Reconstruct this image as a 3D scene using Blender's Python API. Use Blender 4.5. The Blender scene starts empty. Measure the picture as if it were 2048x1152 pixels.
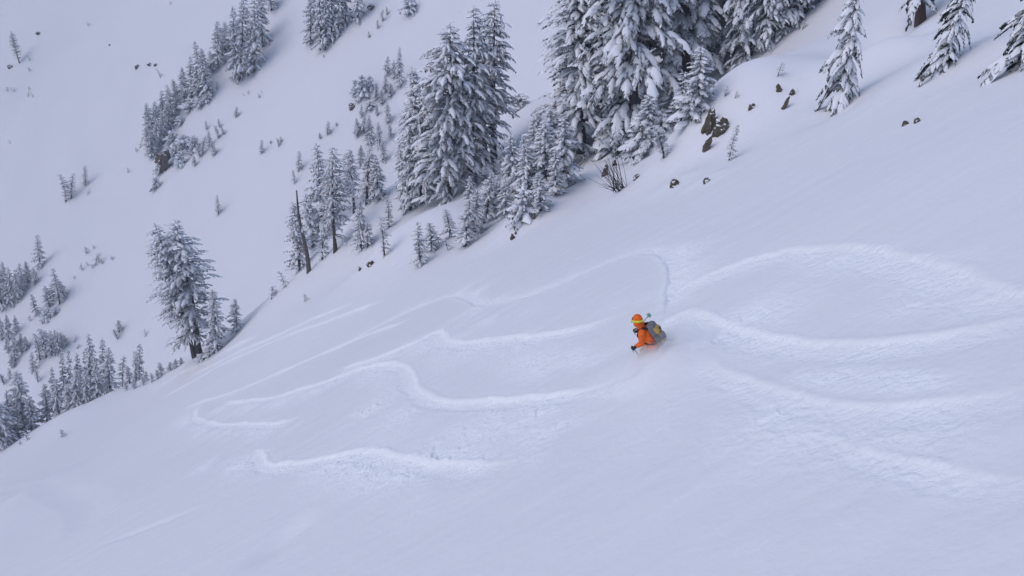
import bpy, math, random
import numpy as np
from mathutils import Vector, Matrix, Quaternion

R_ = math.radians
sc = bpy.context.scene
col = sc.collection

# ------------------------------------------------------------------ camera
PITCH = R_(30.0)
F_PX = 1600.0                      # focal length in pixels of the 2048 px wide photograph
CP, SP = math.cos(PITCH), math.sin(PITCH)
cam_d = bpy.data.cameras.new('camera')
cam = bpy.data.objects.new('camera', cam_d)
col.objects.link(cam)
cam.location = (0, 0, 0)
cam.rotation_euler = (R_(90) - PITCH, 0, 0)
cam_d.sensor_width = 36.0
cam_d.lens = 36.0 * F_PX / 2048.0
cam_d.clip_start = 0.1
cam_d.clip_end = 3000.0
sc.camera = cam

# ------------------------------------------------------------------ sky and sun (overcast)
SUN_EL, SUN_AZ = R_(52), R_(250)   # compass azimuth the light comes from (0 = +Y, 90 = +X)
world = bpy.data.worlds.new('World')
sc.world = world
world.use_nodes = True
wn = world.node_tree
wn.nodes.clear()
wo = wn.nodes.new('ShaderNodeOutputWorld')
wb = wn.nodes.new('ShaderNodeBackground')
ws = wn.nodes.new('ShaderNodeTexSky')
ws.sky_type = 'NISHITA'
ws.sun_disc = False
ws.sun_elevation = SUN_EL
ws.sun_rotation = SUN_AZ
ws.air_density = 1.0
ws.dust_density = 1.5
ws.ozone_density = 3.0
wb.inputs['Strength'].default_value = 0.15
wn.links.new(ws.outputs[0], wb.inputs['Color'])
wn.links.new(wb.outputs[0], wo.inputs['Surface'])

sun_d = bpy.data.lights.new('sun', 'SUN')
sun_d.energy = 0.60
sun_d.angle = R_(60)
sun_d.color = (1.0, 0.84, 0.82)
sun = bpy.data.objects.new('sun', sun_d)
col.objects.link(sun)
sd_ = Vector((math.sin(SUN_AZ) * math.cos(SUN_EL), math.cos(SUN_AZ) * math.cos(SUN_EL), math.sin(SUN_EL)))
sun.rotation_euler = sd_.to_track_quat('Z', 'Y').to_euler()
sun.location = sd_ * 60

sc.view_settings.view_transform = 'Standard'
sc.view_settings.look = 'None'
sc.view_settings.gamma = 1.0
sc.view_settings.use_curve_mapping = False
sc.view_settings.exposure = 0.12
sc.render.engine = 'CYCLES'
sc.cycles.use_denoising = True
sc.cycles.max_bounces = 10
sc.cycles.diffuse_bounces = 3
sc.cycles.glossy_bounces = 2
sc.cycles.transmission_bounces = 2
sc.cycles.volume_bounces = 8
sc.cycles.transparent_max_bounces = 8
sc.cycles.volume_step_rate = 1.0
sc.cycles.volume_max_steps = 256

# ------------------------------------------------------------------ helpers
def ray(px, py):
    u = (px - 1024.0) / F_PX
    v = (576.0 - py) / F_PX
    return np.array([u, CP + SP * v, -SP + CP * v])

def pt(px, py, t):
    return ray(px, py) * t

def tag(o, label=None, cat=None, group=None, kind=None):
    if label: o['label'] = label
    if cat: o['category'] = cat
    if group: o['group'] = group
    if kind: o['kind'] = kind
    return o

def link(name, data, parent=None):
    o = bpy.data.objects.new(name, data)
    col.objects.link(o)
    if parent is not None:
        o.parent = parent
    return o

def mesh_np(name, verts, faces, mats=(), smooth=True, fmat=None):
    me = bpy.data.meshes.new(name)
    me.from_pydata([tuple(v) for v in verts], [], faces)
    for m in mats: me.materials.append(m)
    if smooth:
        me.polygons.foreach_set('use_smooth', np.ones(len(me.polygons), dtype=bool))
    if fmat is not None:
        me.polygons.foreach_set('material_index', np.array(fmat, dtype=np.int32))
    me.update()
    return me

def hash2(ix, iy, seed):
    n = (ix.astype(np.int64) * 374761393 + iy.astype(np.int64) * 668265263 + seed * 1442695041) & 0xffffffff
    n = ((n ^ (n >> 13)) * 1274126177) & 0xffffffff
    n = (n ^ (n >> 16)) & 0xffffffff
    return n.astype(np.float64) / 4294967295.0 * 2 - 1

def vnoise(x, y, seed=0):
    ix = np.floor(x); iy = np.floor(y)
    fx = x - ix; fy = y - iy
    fx = fx * fx * fx * (fx * (fx * 6 - 15) + 10); fy = fy * fy * fy * (fy * (fy * 6 - 15) + 10)
    a = hash2(ix, iy, seed); b = hash2(ix + 1, iy, seed)
    c = hash2(ix, iy + 1, seed); d = hash2(ix + 1, iy + 1, seed)
    return (a * (1 - fx) + b * fx) * (1 - fy) + (c * (1 - fx) + d * fx) * fy

def fbm(x, y, seed=0, octv=3, gain=0.5):
    s = 0.0; amp = 1.0
    for o in range(octv):
        s = s + amp * vnoise(x * 2 ** o + 17.3 * o, y * 2 ** o - 9.1 * o, seed + o)
        amp *= gain
    return s

def sstep(a, b, x):
    t = np.clip((x - a) / (b - a), 0, 1)
    return t * t * (3 - 2 * t)

# ------------------------------------------------------------------ materials
def new_mat(name):
    m = bpy.data.materials.new(name)
    m.use_nodes = True
    nt = m.node_tree
    return m, nt, nt.nodes['Principled BSDF']

def N(nt, t, **kw):
    n = nt.nodes.new(t)
    for k, v in kw.items(): setattr(n, k, v)
    return n

def mat_plain(name, c, rough=0.7, noise=0.15, scale=40.0, metallic=0.0):
    m, nt, b = new_mat(name)
    tc = N(nt, 'ShaderNodeTexCoord')
    nz = N(nt, 'ShaderNodeTexNoise'); nz.inputs['Scale'].default_value = scale; nz.inputs['Detail'].default_value = 4
    nt.links.new(tc.outputs['Object'], nz.inputs['Vector'])
    mx = N(nt, 'ShaderNodeMix', data_type='RGBA')
    mx.inputs[6].default_value = (*[max(0, x * (1 - noise)) for x in c], 1)
    mx.inputs[7].default_value = (*[min(1, x * (1 + noise)) for x in c], 1)
    nt.links.new(nz.outputs['Fac'], mx.inputs[0])
    nt.links.new(mx.outputs[2], b.inputs['Base Color'])
    b.inputs['Roughness'].default_value = rough
    b.inputs['Metallic'].default_value = metallic
    bp = N(nt, 'ShaderNodeBump'); bp.inputs['Strength'].default_value = 0.25; bp.inputs['Distance'].default_value = 0.01
    nt.links.new(nz.outputs['Fac'], bp.inputs['Height'])
    nt.links.new(bp.outputs[0], b.inputs['Normal'])
    return m

def snow_cap_nodes(nt, lo, hi, scale, amt=0.5):
    """mask of snow lying on faces that look upward, broken by noise"""
    g = N(nt, 'ShaderNodeNewGeometry')
    sx = N(nt, 'ShaderNodeSeparateXYZ'); nt.links.new(g.outputs['Normal'], sx.inputs[0])
    nz = N(nt, 'ShaderNodeTexNoise'); nz.inputs['Scale'].default_value = scale; nz.inputs['Detail'].default_value = 3
    tc = N(nt, 'ShaderNodeTexCoord'); nt.links.new(tc.outputs['Object'], nz.inputs['Vector'])
    ad = N(nt, 'ShaderNodeMath', operation='MULTIPLY_ADD')
    nt.links.new(nz.outputs['Fac'], ad.inputs[0]); ad.inputs[1].default_value = amt
    nt.links.new(sx.outputs['Z'], ad.inputs[2])
    mr = N(nt, 'ShaderNodeMapRange'); mr.inputs['From Min'].default_value = lo; mr.inputs['From Max'].default_value = hi
    nt.links.new(ad.outputs[0], mr.inputs['Value'])
    return mr.outputs[0], nz

SNOW_C = (0.86, 0.87, 0.895)

def mat_snow_ground():
    m, nt, b = new_mat('snow_ground')
    b.inputs['Roughness'].default_value = 0.75
    b.inputs['Specular IOR Level'].default_value = 0.25
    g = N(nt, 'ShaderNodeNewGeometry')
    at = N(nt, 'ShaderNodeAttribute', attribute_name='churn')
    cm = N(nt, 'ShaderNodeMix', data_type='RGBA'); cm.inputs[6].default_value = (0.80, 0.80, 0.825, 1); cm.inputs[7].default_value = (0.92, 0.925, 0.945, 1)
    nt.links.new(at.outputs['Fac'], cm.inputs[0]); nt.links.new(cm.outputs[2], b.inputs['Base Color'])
    n1 = N(nt, 'ShaderNodeTexNoise'); n1.inputs['Scale'].default_value = 6.0; n1.inputs['Detail'].default_value = 5
    n2 = N(nt, 'ShaderNodeTexNoise'); n2.inputs['Scale'].default_value = 1.1; n2.inputs['Detail'].default_value = 5; n2.inputs['Roughness'].default_value = 0.6
    nt.links.new(g.outputs['Position'], n1.inputs['Vector'])
    # wind-combed grain, stretched along the slope
    mp = N(nt, 'ShaderNodeMapping'); mp.inputs['Scale'].default_value = (0.7, 2.6, 1.0); mp.inputs['Rotation'].default_value = (0, 0, R_(20))
    nt.links.new(g.outputs['Position'], mp.inputs['Vector']); nt.links.new(mp.outputs[0], n2.inputs['Vector'])
    b1 = N(nt, 'ShaderNodeBump'); b1.inputs['Distance'].default_value = 0.05; b1.inputs['Strength'].default_value = 0.24
    nt.links.new(n2.outputs['Fac'], b1.inputs['Height'])
    b2 = N(nt, 'ShaderNodeBump'); b2.inputs['Distance'].default_value = 0.10
    ml = N(nt, 'ShaderNodeMath', operation='MULTIPLY_ADD'); ml.inputs[1].default_value = 0.75; ml.inputs[2].default_value = 0.13
    nt.links.new(at.outputs['Fac'], ml.inputs[0]); nt.links.new(ml.outputs[0], b2.inputs['Strength'])
    nt.links.new(n1.outputs['Fac'], b2.inputs['Height']); nt.links.new(b1.outputs[0], b2.inputs['Normal'])
    nt.links.new(b2.outputs[0], b.inputs['Normal'])
    return m

def mat_snow_tree():
    m, nt, b = new_mat('snow_load')
    b.inputs['Base Color'].default_value = (*SNOW_C, 1)
    b.inputs['Roughness'].default_value = 0.8
    b.inputs['Specular IOR Level'].default_value = 0.2
    tc = N(nt, 'ShaderNodeTexCoord')
    nz = N(nt, 'ShaderNodeTexNoise'); nz.inputs['Scale'].default_value = 3.5; nz.inputs['Detail'].default_value = 4
    nt.links.new(tc.outputs['Object'], nz.inputs['Vector'])
    bp = N(nt, 'ShaderNodeBump'); bp.inputs['Strength'].default_value = 0.5; bp.inputs['Distance'].default_value = 0.15
    nt.links.new(nz.outputs['Fac'], bp.inputs['Height']); nt.links.new(bp.outputs[0], b.inputs['Normal'])
    return m

def mat_foliage():
    m, nt, b = new_mat('conifer_foliage')
    mask, nz = snow_cap_nodes(nt, 0.93, 1.45, 6.5, 1.25)
    n2 = N(nt, 'ShaderNodeTexNoise'); n2.inputs['Scale'].default_value = 0.8
    tc = N(nt, 'ShaderNodeTexCoord'); nt.links.new(tc.outputs['Object'], n2.inputs['Vector'])
    c1 = N(nt, 'ShaderNodeMix', data_type='RGBA')
    c1.inputs[6].default_value = (0.018, 0.025, 0.021, 1); c1.inputs[7].default_value = (0.045, 0.053, 0.040, 1)
    nt.links.new(n2.outputs['Fac'], c1.inputs[0])
    mx = N(nt, 'ShaderNodeMix', data_type='RGBA')
    nt.links.new(mask, mx.inputs[0]); nt.links.new(c1.outputs[2], mx.inputs[6]); mx.inputs[7].default_value = (0.72, 0.74, 0.78, 1)
    nt.links.new(mx.outputs[2], b.inputs['Base Color'])
    b.inputs['Roughness'].default_value = 0.85
    b.inputs['Specular IOR Level'].default_value = 0.15
    return m

def mat_bark(name='bark', c0=(0.035, 0.028, 0.024), c1=(0.10, 0.085, 0.075), snow=True):
    m, nt, b = new_mat(name)
    tc = N(nt, 'ShaderNodeTexCoord')
    mp = N(nt, 'ShaderNodeMapping'); mp.inputs['Scale'].default_value = (5, 5, 0.9)
    nt.links.new(tc.outputs['Object'], mp.inputs['Vector'])
    nz = N(nt, 'ShaderNodeTexNoise'); nz.inputs['Scale'].default_value = 3.0; nz.inputs['Detail'].default_value = 6
    nt.links.new(mp.outputs[0], nz.inputs['Vector'])
    mx = N(nt, 'ShaderNodeMix', data_type='RGBA'); mx.inputs[6].default_value = (*c0, 1); mx.inputs[7].default_value = (*c1, 1)
    nt.links.new(nz.outputs['Fac'], mx.inputs[0])
    out = mx.outputs[2]
    if snow:
        # rime blown on to one side of the stem
        n2 = N(nt, 'ShaderNodeTexNoise'); n2.inputs['Scale'].default_value = 1.6; n2.inputs['Detail'].default_value = 5
        nt.links.new(tc.outputs['Object'], n2.inputs['Vector'])
        g = N(nt, 'ShaderNodeNewGeometry')
        dp = N(nt, 'ShaderNodeVectorMath', operation='DOT_PRODUCT'); dp.inputs[1].default_value = (-0.75, 0.3, 0.5)
        nt.links.new(g.outputs['Normal'], dp.inputs[0])
        ad = N(nt, 'ShaderNodeMath', operation='ADD'); nt.links.new(dp.outputs['Value'], ad.inputs[0]); nt.links.new(n2.outputs['Fac'], ad.inputs[1])
        mr = N(nt, 'ShaderNodeMapRange'); mr.inputs['From Min'].default_value = 0.95; mr.inputs['From Max'].default_value = 1.2
        nt.links.new(ad.outputs[0], mr.inputs['Value'])
        m2 = N(nt, 'ShaderNodeMix', data_type='RGBA'); m2.inputs[7].default_value = (0.75, 0.77, 0.8, 1)
        nt.links.new(mr.outputs[0], m2.inputs[0]); nt.links.new(out, m2.inputs[6]); out = m2.outputs[2]
    nt.links.new(out, b.inputs['Base Color'])
    b.inputs['Roughness'].default_value = 0.9
    bp = N(nt, 'ShaderNodeBump'); bp.inputs['Strength'].default_value = 0.7; bp.inputs['Distance'].default_value = 0.04
    nt.links.new(nz.outputs['Fac'], bp.inputs['Height']); nt.links.new(bp.outputs[0], b.inputs['Normal'])
    return m

def mat_rock():
    m, nt, b = new_mat('rock')
    mask, nz = snow_cap_nodes(nt, 1.0, 1.1, 2.5, 0.8)
    tc = N(nt, 'ShaderNodeTexCoord')
    n2 = N(nt, 'ShaderNodeTexNoise'); n2.inputs['Scale'].default_value = 4.0; n2.inputs['Detail'].default_value = 8
    nt.links.new(tc.outputs['Object'], n2.inputs['Vector'])
    c = N(nt, 'ShaderNodeMix', data_type='RGBA'); c.inputs[6].default_value = (0.03, 0.025, 0.019, 1); c.inputs[7].default_value = (0.15, 0.122, 0.082, 1)
    nt.links.new(n2.outputs['Fac'], c.inputs[0])
    mx = N(nt, 'ShaderNodeMix', data_type='RGBA'); mx.inputs[7].default_value = (*SNOW_C, 1)
    nt.links.new(mask, mx.inputs[0]); nt.links.new(c.outputs[2], mx.inputs[6])
    nt.links.new(mx.outputs[2], b.inputs['Base Color'])
    b.inputs['Roughness'].default_value = 0.9
    bp = N(nt, 'ShaderNodeBump'); bp.inputs['Strength'].default_value = 0.8; bp.inputs['Distance'].default_value = 0.1
    nt.links.new(n2.outputs['Fac'], bp.inputs['Height']); nt.links.new(bp.outputs[0], b.inputs['Normal'])
    return m

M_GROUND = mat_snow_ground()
M_SNOW = mat_snow_tree()
M_FOL = mat_foliage()
M_BARK = mat_bark()
M_BARKRED = mat_bark('bark_reddish', (0.045, 0.022, 0.017), (0.12, 0.065, 0.05), snow=False)
M_DEAD = mat_bark('dead_wood', (0.05, 0.045, 0.042), (0.15, 0.135, 0.13))
M_ROCK = mat_rock()

# ------------------------------------------------------------------ terrain as a height field
NA, NB, NC = 0.58, -0.35, -7.56            # the open slope the skier is on
CREST = [(-330, 1075, 121), (-160, 985, 121), (0, 903, 120), (60, 868, 118), (130, 832, 115), (180, 825, 112), (230, 808, 112), (300, 780, 110),
         (380, 727, 108), (440, 700, 106), (490, 655, 104), (540, 604, 102), (580, 566, 100), (617, 537, 99),
         (670, 487, 97), (700, 443, 96), (735, 407, 95), (776, 390, 93), (860, 362, 91), (943, 330, 90), (1055, 243, 90),
         (1160, 190, 84), (1290, 170, 76), (1415, 200, 68), (1490, 142, 65), (1560, 100, 63), (1660, 0, 62), (1800, -130, 62), (2000, -320, 66), (2300, -600, 80)]
NEAR = CREST[2:] + [(700, 545, 84), (800, 482, 78), (560, 645, 84), (870, 440, 72), (1165, 305, 74), (1090, 400, 66), (1230, 330, 66),
                    (1420, 255, 57), (1330, 310, 62), (1000, 500, 54), (1130, 380, 64), (1490, 190, 58)]
FA, FB, FC = 0.60, 0.60, -146.0            # the far side of the gully

def near_plane(x, y): return NA * x + NB * y + NC

_cp = np.array([pt(*c) for c in NEAR])
_anch = []
for (px, py) in [(1300, 700), (2048, 600), (1024, 1152), (0, 1152), (300, 1000), (2048, 1152), (900, 640), (1400, 400), (1700, 230),
                 (2048, 80), (400, 830), (1800, 400), (1100, 480), (700, 680), (600, 900), (1024, 800), (2048, 300), (100, 1000)]:
    d = ray(px, py); t = NC / (d[2] - NA * d[0] - NB * d[1]); p = d * t
    _anch.append(p)
for (x, y) in [(30, 0), (0, -10), (-30, 0), (60, 30), (-60, 40), (-110, 50), (60, -20), (-60, -40), (30, 25), (0, 5)]:
    _anch.append(np.array([x, y, near_plane(x, y)]))
_cp = np.vstack([_cp, np.array(_anch)])
_res = _cp[:, 2] - near_plane(_cp[:, 0], _cp[:, 1])
_n = len(_cp)
def _tps(r2): return 0.5 * r2 * np.log(r2 + 1e-9)
_D2 = (_cp[:, None, 0] - _cp[None, :, 0]) ** 2 + (_cp[:, None, 1] - _cp[None, :, 1]) ** 2
_S = 40.0
_K = _tps(_D2 / _S ** 2) + np.eye(_n) * 0.004
_P = np.stack([np.ones(_n), _cp[:, 0] / _S, _cp[:, 1] / _S], 1)
_A = np.zeros((_n + 3, _n + 3)); _A[:_n, :_n] = _K; _A[:_n, _n:] = _P; _A[_n:, :_n] = _P.T
_w = np.linalg.solve(_A, np.concatenate([_res, np.zeros(3)]))

def near_res(x, y):
    out = _w[_n] + _w[_n + 1] * x / _S + _w[_n + 2] * y / _S
    for i in range(_n):
        out = out + _w[i] * _tps(((x - _cp[i, 0]) ** 2 + (y - _cp[i, 1]) ** 2) / _S ** 2)
    return out

_cr = np.array([pt(*c) for c in CREST])
_cth = np.arctan2(_cr[:, 0], _cr[:, 1]); _crr = np.hypot(_cr[:, 0], _cr[:, 1])
_o = np.argsort(_cth); _cth = _cth[_o]; _crr = _crr[_o]

def crest_r(th):
    return np.interp(th, _cth, _crr)

def smax(a, b, k):
    h = np.clip(0.5 + 0.5 * (a - b) / k, 0, 1)
    return b * (1 - h) + a * h + k * h * (1 - h)

# small land forms: (px, py, height, radius) mounds laid on the slope
BUMPS = []


def base_parts(x, y):
    th = np.arctan2(x, y); r = np.hypot(x, y)
    res = near_res(x, y)
    wgt = 1 - sstep(120, 180, r)
    res = np.clip(res, -6, 14) * wgt
    back = sstep(R_(60), R_(110), np.abs(th))
    n = near_plane(x, y) + res * (1 - back)
    # the mountain levels off above and behind
    n = np.where(n > 6, 6 + 26 * np.tanh((n - 6) / 26), n)
    s = np.maximum(r - crest_r(th), 0)
    dmax = 0.55
    s1 = 22.0
    drop = np.where(s < s1, dmax * s * s / (2 * s1), dmax * (s - s1 / 2))
    n = n - drop * (1 - back)
    f = FA * x + FB * y + FC
    f = f + 5.0 * vnoise(x / 70 + 3.1, y / 70 + 1.7, 5) + 1.6 * vnoise(x / 24, y / 24, 9) + 0.5 * vnoise(x / 8, y / 8, 10)
    f = np.where(f > -30, -30 + 60 * np.tanh((f + 30) / 60), f)
    f = np.where(f < -150, -150 - 30 * np.tanh((-150 - f) / 30), f)
    n = np.maximum(n, -190)
    return n, f, r

def base_h(x, y):
    n, f, r = base_parts(x, y)
    h = smax(n, f, 6.0)
    und = 0.22 * vnoise(x / 9.0, y / 9.0, 21) + 0.35 * vnoise(x / 23.0, y / 23.0, 22)
    h = h + und * sstep(9, 30, r) * (1 - 0.5 * sstep(60, 100, r))
    for (bx, by, a, rad) in BUMPS:
        d2 = ((x - bx) ** 2 + (y - by) ** 2) / rad ** 2
        h = h + a * np.exp(-d2)
    return h

_ts = np.concatenate([np.arange(6, 60, 0.1), np.arange(60, 150, 0.2), np.arange(150, 520, 0.6)])
def hit(px, py):
    d = ray(px, py)
    X = d[0] * _ts; Y = d[1] * _ts; Z = d[2] * _ts
    below = Z < base_h(X, Y)
    if not below.any():
        return d * 300.0, 300.0
    k = int(np.argmax(below))
    t0, t1 = (_ts[k - 1] if k else _ts[0] - 1), _ts[k]
    for _ in range(18):
        tm = 0.5 * (t0 + t1)
        p = d * tm
        if p[2] < base_h(np.array([p[0]]), np.array([p[1]]))[0]: t1 = tm
        else: t0 = tm
    return d * t1, t1

def ground(x, y):
    return float(base_h(np.array([x]), np.array([y]))[0])

# drifts, banks and tree wells (pixel on the slope, height in metres, radius in metres)
for (px, py, a, rad) in [(1480, 215, 1.3, 5.0), (1420, 265, 0.9, 3.5), (1540, 165, 0.9, 4.5), (1385, 300, 0.6, 3.0), (1230, 340, 0.9, 4.0),
                         (1110, 400, 0.9, 4.0), (1050, 450, 0.8, 3.0), (730, 505, 0.9, 3.0), (775, 500, 0.8, 3.0), (860, 440, 0.9, 5.0), (690, 520, -0.5, 3.0),
                         (1690, 205, -0.5, 1.6), (1165, 305, -0.6, 2.2), (985, 330, -0.6, 2.5), (1760, 130, -0.7, 3.0), (1860, 40, -0.8, 2.6), (1720, 150, 0.5, 2.4),
                         (1890, 120, 0.5, 2.0), (1450, 235, 1.4, 3.6), (1505, 178, 1.1, 4.0), (1565, 128, 0.35, 4.0), (1335, 265, -0.9, 4.0),
                         (1735, 138, 0.6, 1.7), (1785, 104, 0.7, 1.7), (1835, 68, 0.7, 1.8), (1745, 82, -0.8, 2.2), (1800, 45, -0.8, 2.2), (1930, 112, 0.5, 1.4), (1985, 78, 0.5, 1.5), (1950, 60, -0.6, 1.6),
                         (1120, 385, 0.8, 2.5), (1075, 425, 0.7, 2.2), (1250, 345, 0.5, 3.0), (1303, 722, 0.30, 0.8), (1345, 735, 0.2, 0.9), (1360, 365, 0.35, 1.3), (1412, 362, 0.3, 1.0), (60, 990, 0.8, 4.0), (30, 1040, 0.6, 5.0), (150, 832, 0.5, 6.0)]:
    p, t = hit(px, py)
    BUMPS.append((p[0], p[1], a, rad))

# ------------------------------------------------------------------ ski tracks pressed into the slope
def smooth_line(px_pts, step=0.25):
    P = np.array([hit(*q)[0][:2] for q in px_pts])
    P = np.vstack([2 * P[0] - P[1], P, 2 * P[-1] - P[-2]])
    out = []
    for i in range(1, len(P) - 2):
        p0, p1, p2, p3 = P[i - 1], P[i], P[i + 1], P[i + 2]
        n = max(2, int(np.linalg.norm(p2 - p1) / step))
        n = min(n, 24)
        for k in range(n):
            u = k / n
            out.append(0.5 * ((2 * p1) + (-p0 + p2) * u + (2 * p0 - 5 * p1 + 4 * p2 - p3) * u * u + (-p0 + 3 * p1 - 3 * p2 + p3) * u ** 3))
    out.append(P[-2])
    return np.array(out)

# (points from uphill to downhill, trench half width, depth, berm height, debris reach, debris height, side of the spray: +1 toward the viewer)
TRACKS = [
    ([(2200, 650), (2048, 612), (1960, 595), (1860, 553), (1740, 520), (1640, 510), (1560, 513), (1470, 538), (1400, 565), (1358, 590), (1335, 640)], 0.45, 0.16, 0.08, 0.30, 0.05, 1),
    ([(1352, 640), (1352, 590), (1352, 545), (1342, 512), (1300, 502), (1250, 512), (1180, 540), (1100, 575), (1020, 600), (960, 606), (935, 592), (900, 592), (840, 613), (760, 650), (690, 690), (620, 716)], 0.34, 0.18, 0.10, 0.7, 0.06, -1),
    ([(2200, 640), (2048, 655), (1920, 678), (1780, 698), (1650, 703), (1540, 692), (1450, 668), (1395, 640), (1350, 640), (1310, 700)], 0.38, 0.18, 0.12, 0.9, 0.06, 1),
    ([(1262, 628), (1200, 648), (1110, 670), (1000, 684), (920, 690), (880, 684), (868, 668), (820, 690), (740, 722), (660, 745)], 0.34, 0.22, 0.10, 0.9, 0.05, 1),
    ([(1260, 750), (1200, 780), (1110, 797), (1000, 806), (910, 810), (850, 800), (818, 770), (806, 742), (775, 733), (720, 740), (640, 768), (560, 793), (500, 803), (440, 807)], 0.30, 0.24, 0.12, 1.3, 0.07, 1),
    ([(600, 838), (540, 852), (470, 852), (415, 848), (388, 836), (395, 815), (440, 790)], 0.30, 0.2, 0.12, 1.0, 0.07, 1),
    ([(1060, 925), (980, 940), (880, 938), (800, 928), (720, 912), (660, 918), (590, 933), (530, 936), (512, 912), (490, 905)], 0.32, 0.22, 0.12, 0.8, 0.07, 1),
    ([(2200, 1010), (2048, 983), (1920, 968), (1800, 943), (1700, 910), (1610, 880), (1530, 868)], 0.24, 0.11, 0.06, 0.55, 0.05, 1),
    ([(2200, 780), (2048, 800), (1940, 815), (1800, 828), (1680, 826), (1570, 806), (1480, 775), (1420, 745), (1370, 700)], 0.32, 0.14, 0.08, 1.0, 0.06, 1),
    ([(770, 600), (700, 625), (620, 655), (520, 695), (420, 742), (330, 790)], 0.34, 0.2, 0.10, 0.5, 0.04, 1),
    ([(708, 606), (640, 632), (560, 668), (460, 712), (380, 752)], 0.36, 0.18, 0.10, 0.5, 0.04, 1),
    ([(820, 640), (740, 668), (650, 705), (560, 745), (450, 790), (360, 820)], 0.30, 0.16, 0.08, 0.5, 0.04, 1),
    ([(515, 672), (450, 702), (380, 738), (300, 785)], 0.4, 0.2, 0.1, 0.5, 0.04, 1),
    ([(640, 1015), (600, 1045), (560, 1080), (520, 1115), (470, 1160)], 0.8, 1.3, 0.2, 0.1, 0.0, 1),
    ([(-60, 1000), (0, 984), (50, 977), (110, 980), (165, 1000), (175, 1040), (160, 1070)], 1.2, 0.3, 0.1, 0.2, 0.0, 1),
    ([(425, 1005), (350, 1035), (270, 1065), (180, 1100)], 0.28, 0.22, 0.08, 0.2, 0.0, 1),
    ([(1400, 640), (1480, 640), (1560, 690)], 0.5, 0.05, 0.04, 0.8, 0.04, 1),
]
# churned areas: pixel centre, pixel half-extents, lump height
CHURN = [(1120, 725, 130, 45, 0.035), (560, 848, 60, 25, 0.06), (455, 925, 70, 30, 0.06), (900, 920, 160, 36, 0.045), (750, 815, 70, 30, 0.06), (1750, 760, 260, 30, 0.016),
         (1640, 900, 120, 22, 0.04), (1700, 520, 220, 14, 0.03), (1180, 780, 90, 25, 0.06), (1900, 620, 150, 30, 0.03), (1900, 980, 170, 30, 0.05), (1010, 870, 200, 50, 0.025),
         (960, 630, 70, 25, 0.05), (850, 690, 80, 25, 0.05), (1330, 560, 40, 60, 0.04), (1450, 840, 120, 40, 0.025), (1600, 1120, 300, 40, 0.012)]
TR = [(smooth_line(t[0]),) + t[1:] for t in TRACKS]

def seg_dist(x, y, L):
    best = np.full(x.shape, 1e9); sgn = np.zeros(x.shape); arc = np.zeros(x.shape)
    acc = 0.0
    for a, b in zip(L[:-1], L[1:]):
        ex, ey = b - a
        l2 = ex * ex + ey * ey + 1e-12
        t = np.clip(((x - a[0]) * ex + (y - a[1]) * ey) / l2, 0, 1)
        dx = x - (a[0] + t * ex); dy = y - (a[1] + t * ey)
        d2 = dx * dx + dy * dy
        k = d2 < best
        best = np.where(k, d2, best)
        sgn = np.where(k, np.sign(ex * dy - ey * dx), sgn)
        l = math.sqrt(l2)
        arc = np.where(k, acc + t * l, arc)
        acc += l
    return np.sqrt(best), sgn, arc, acc

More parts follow.
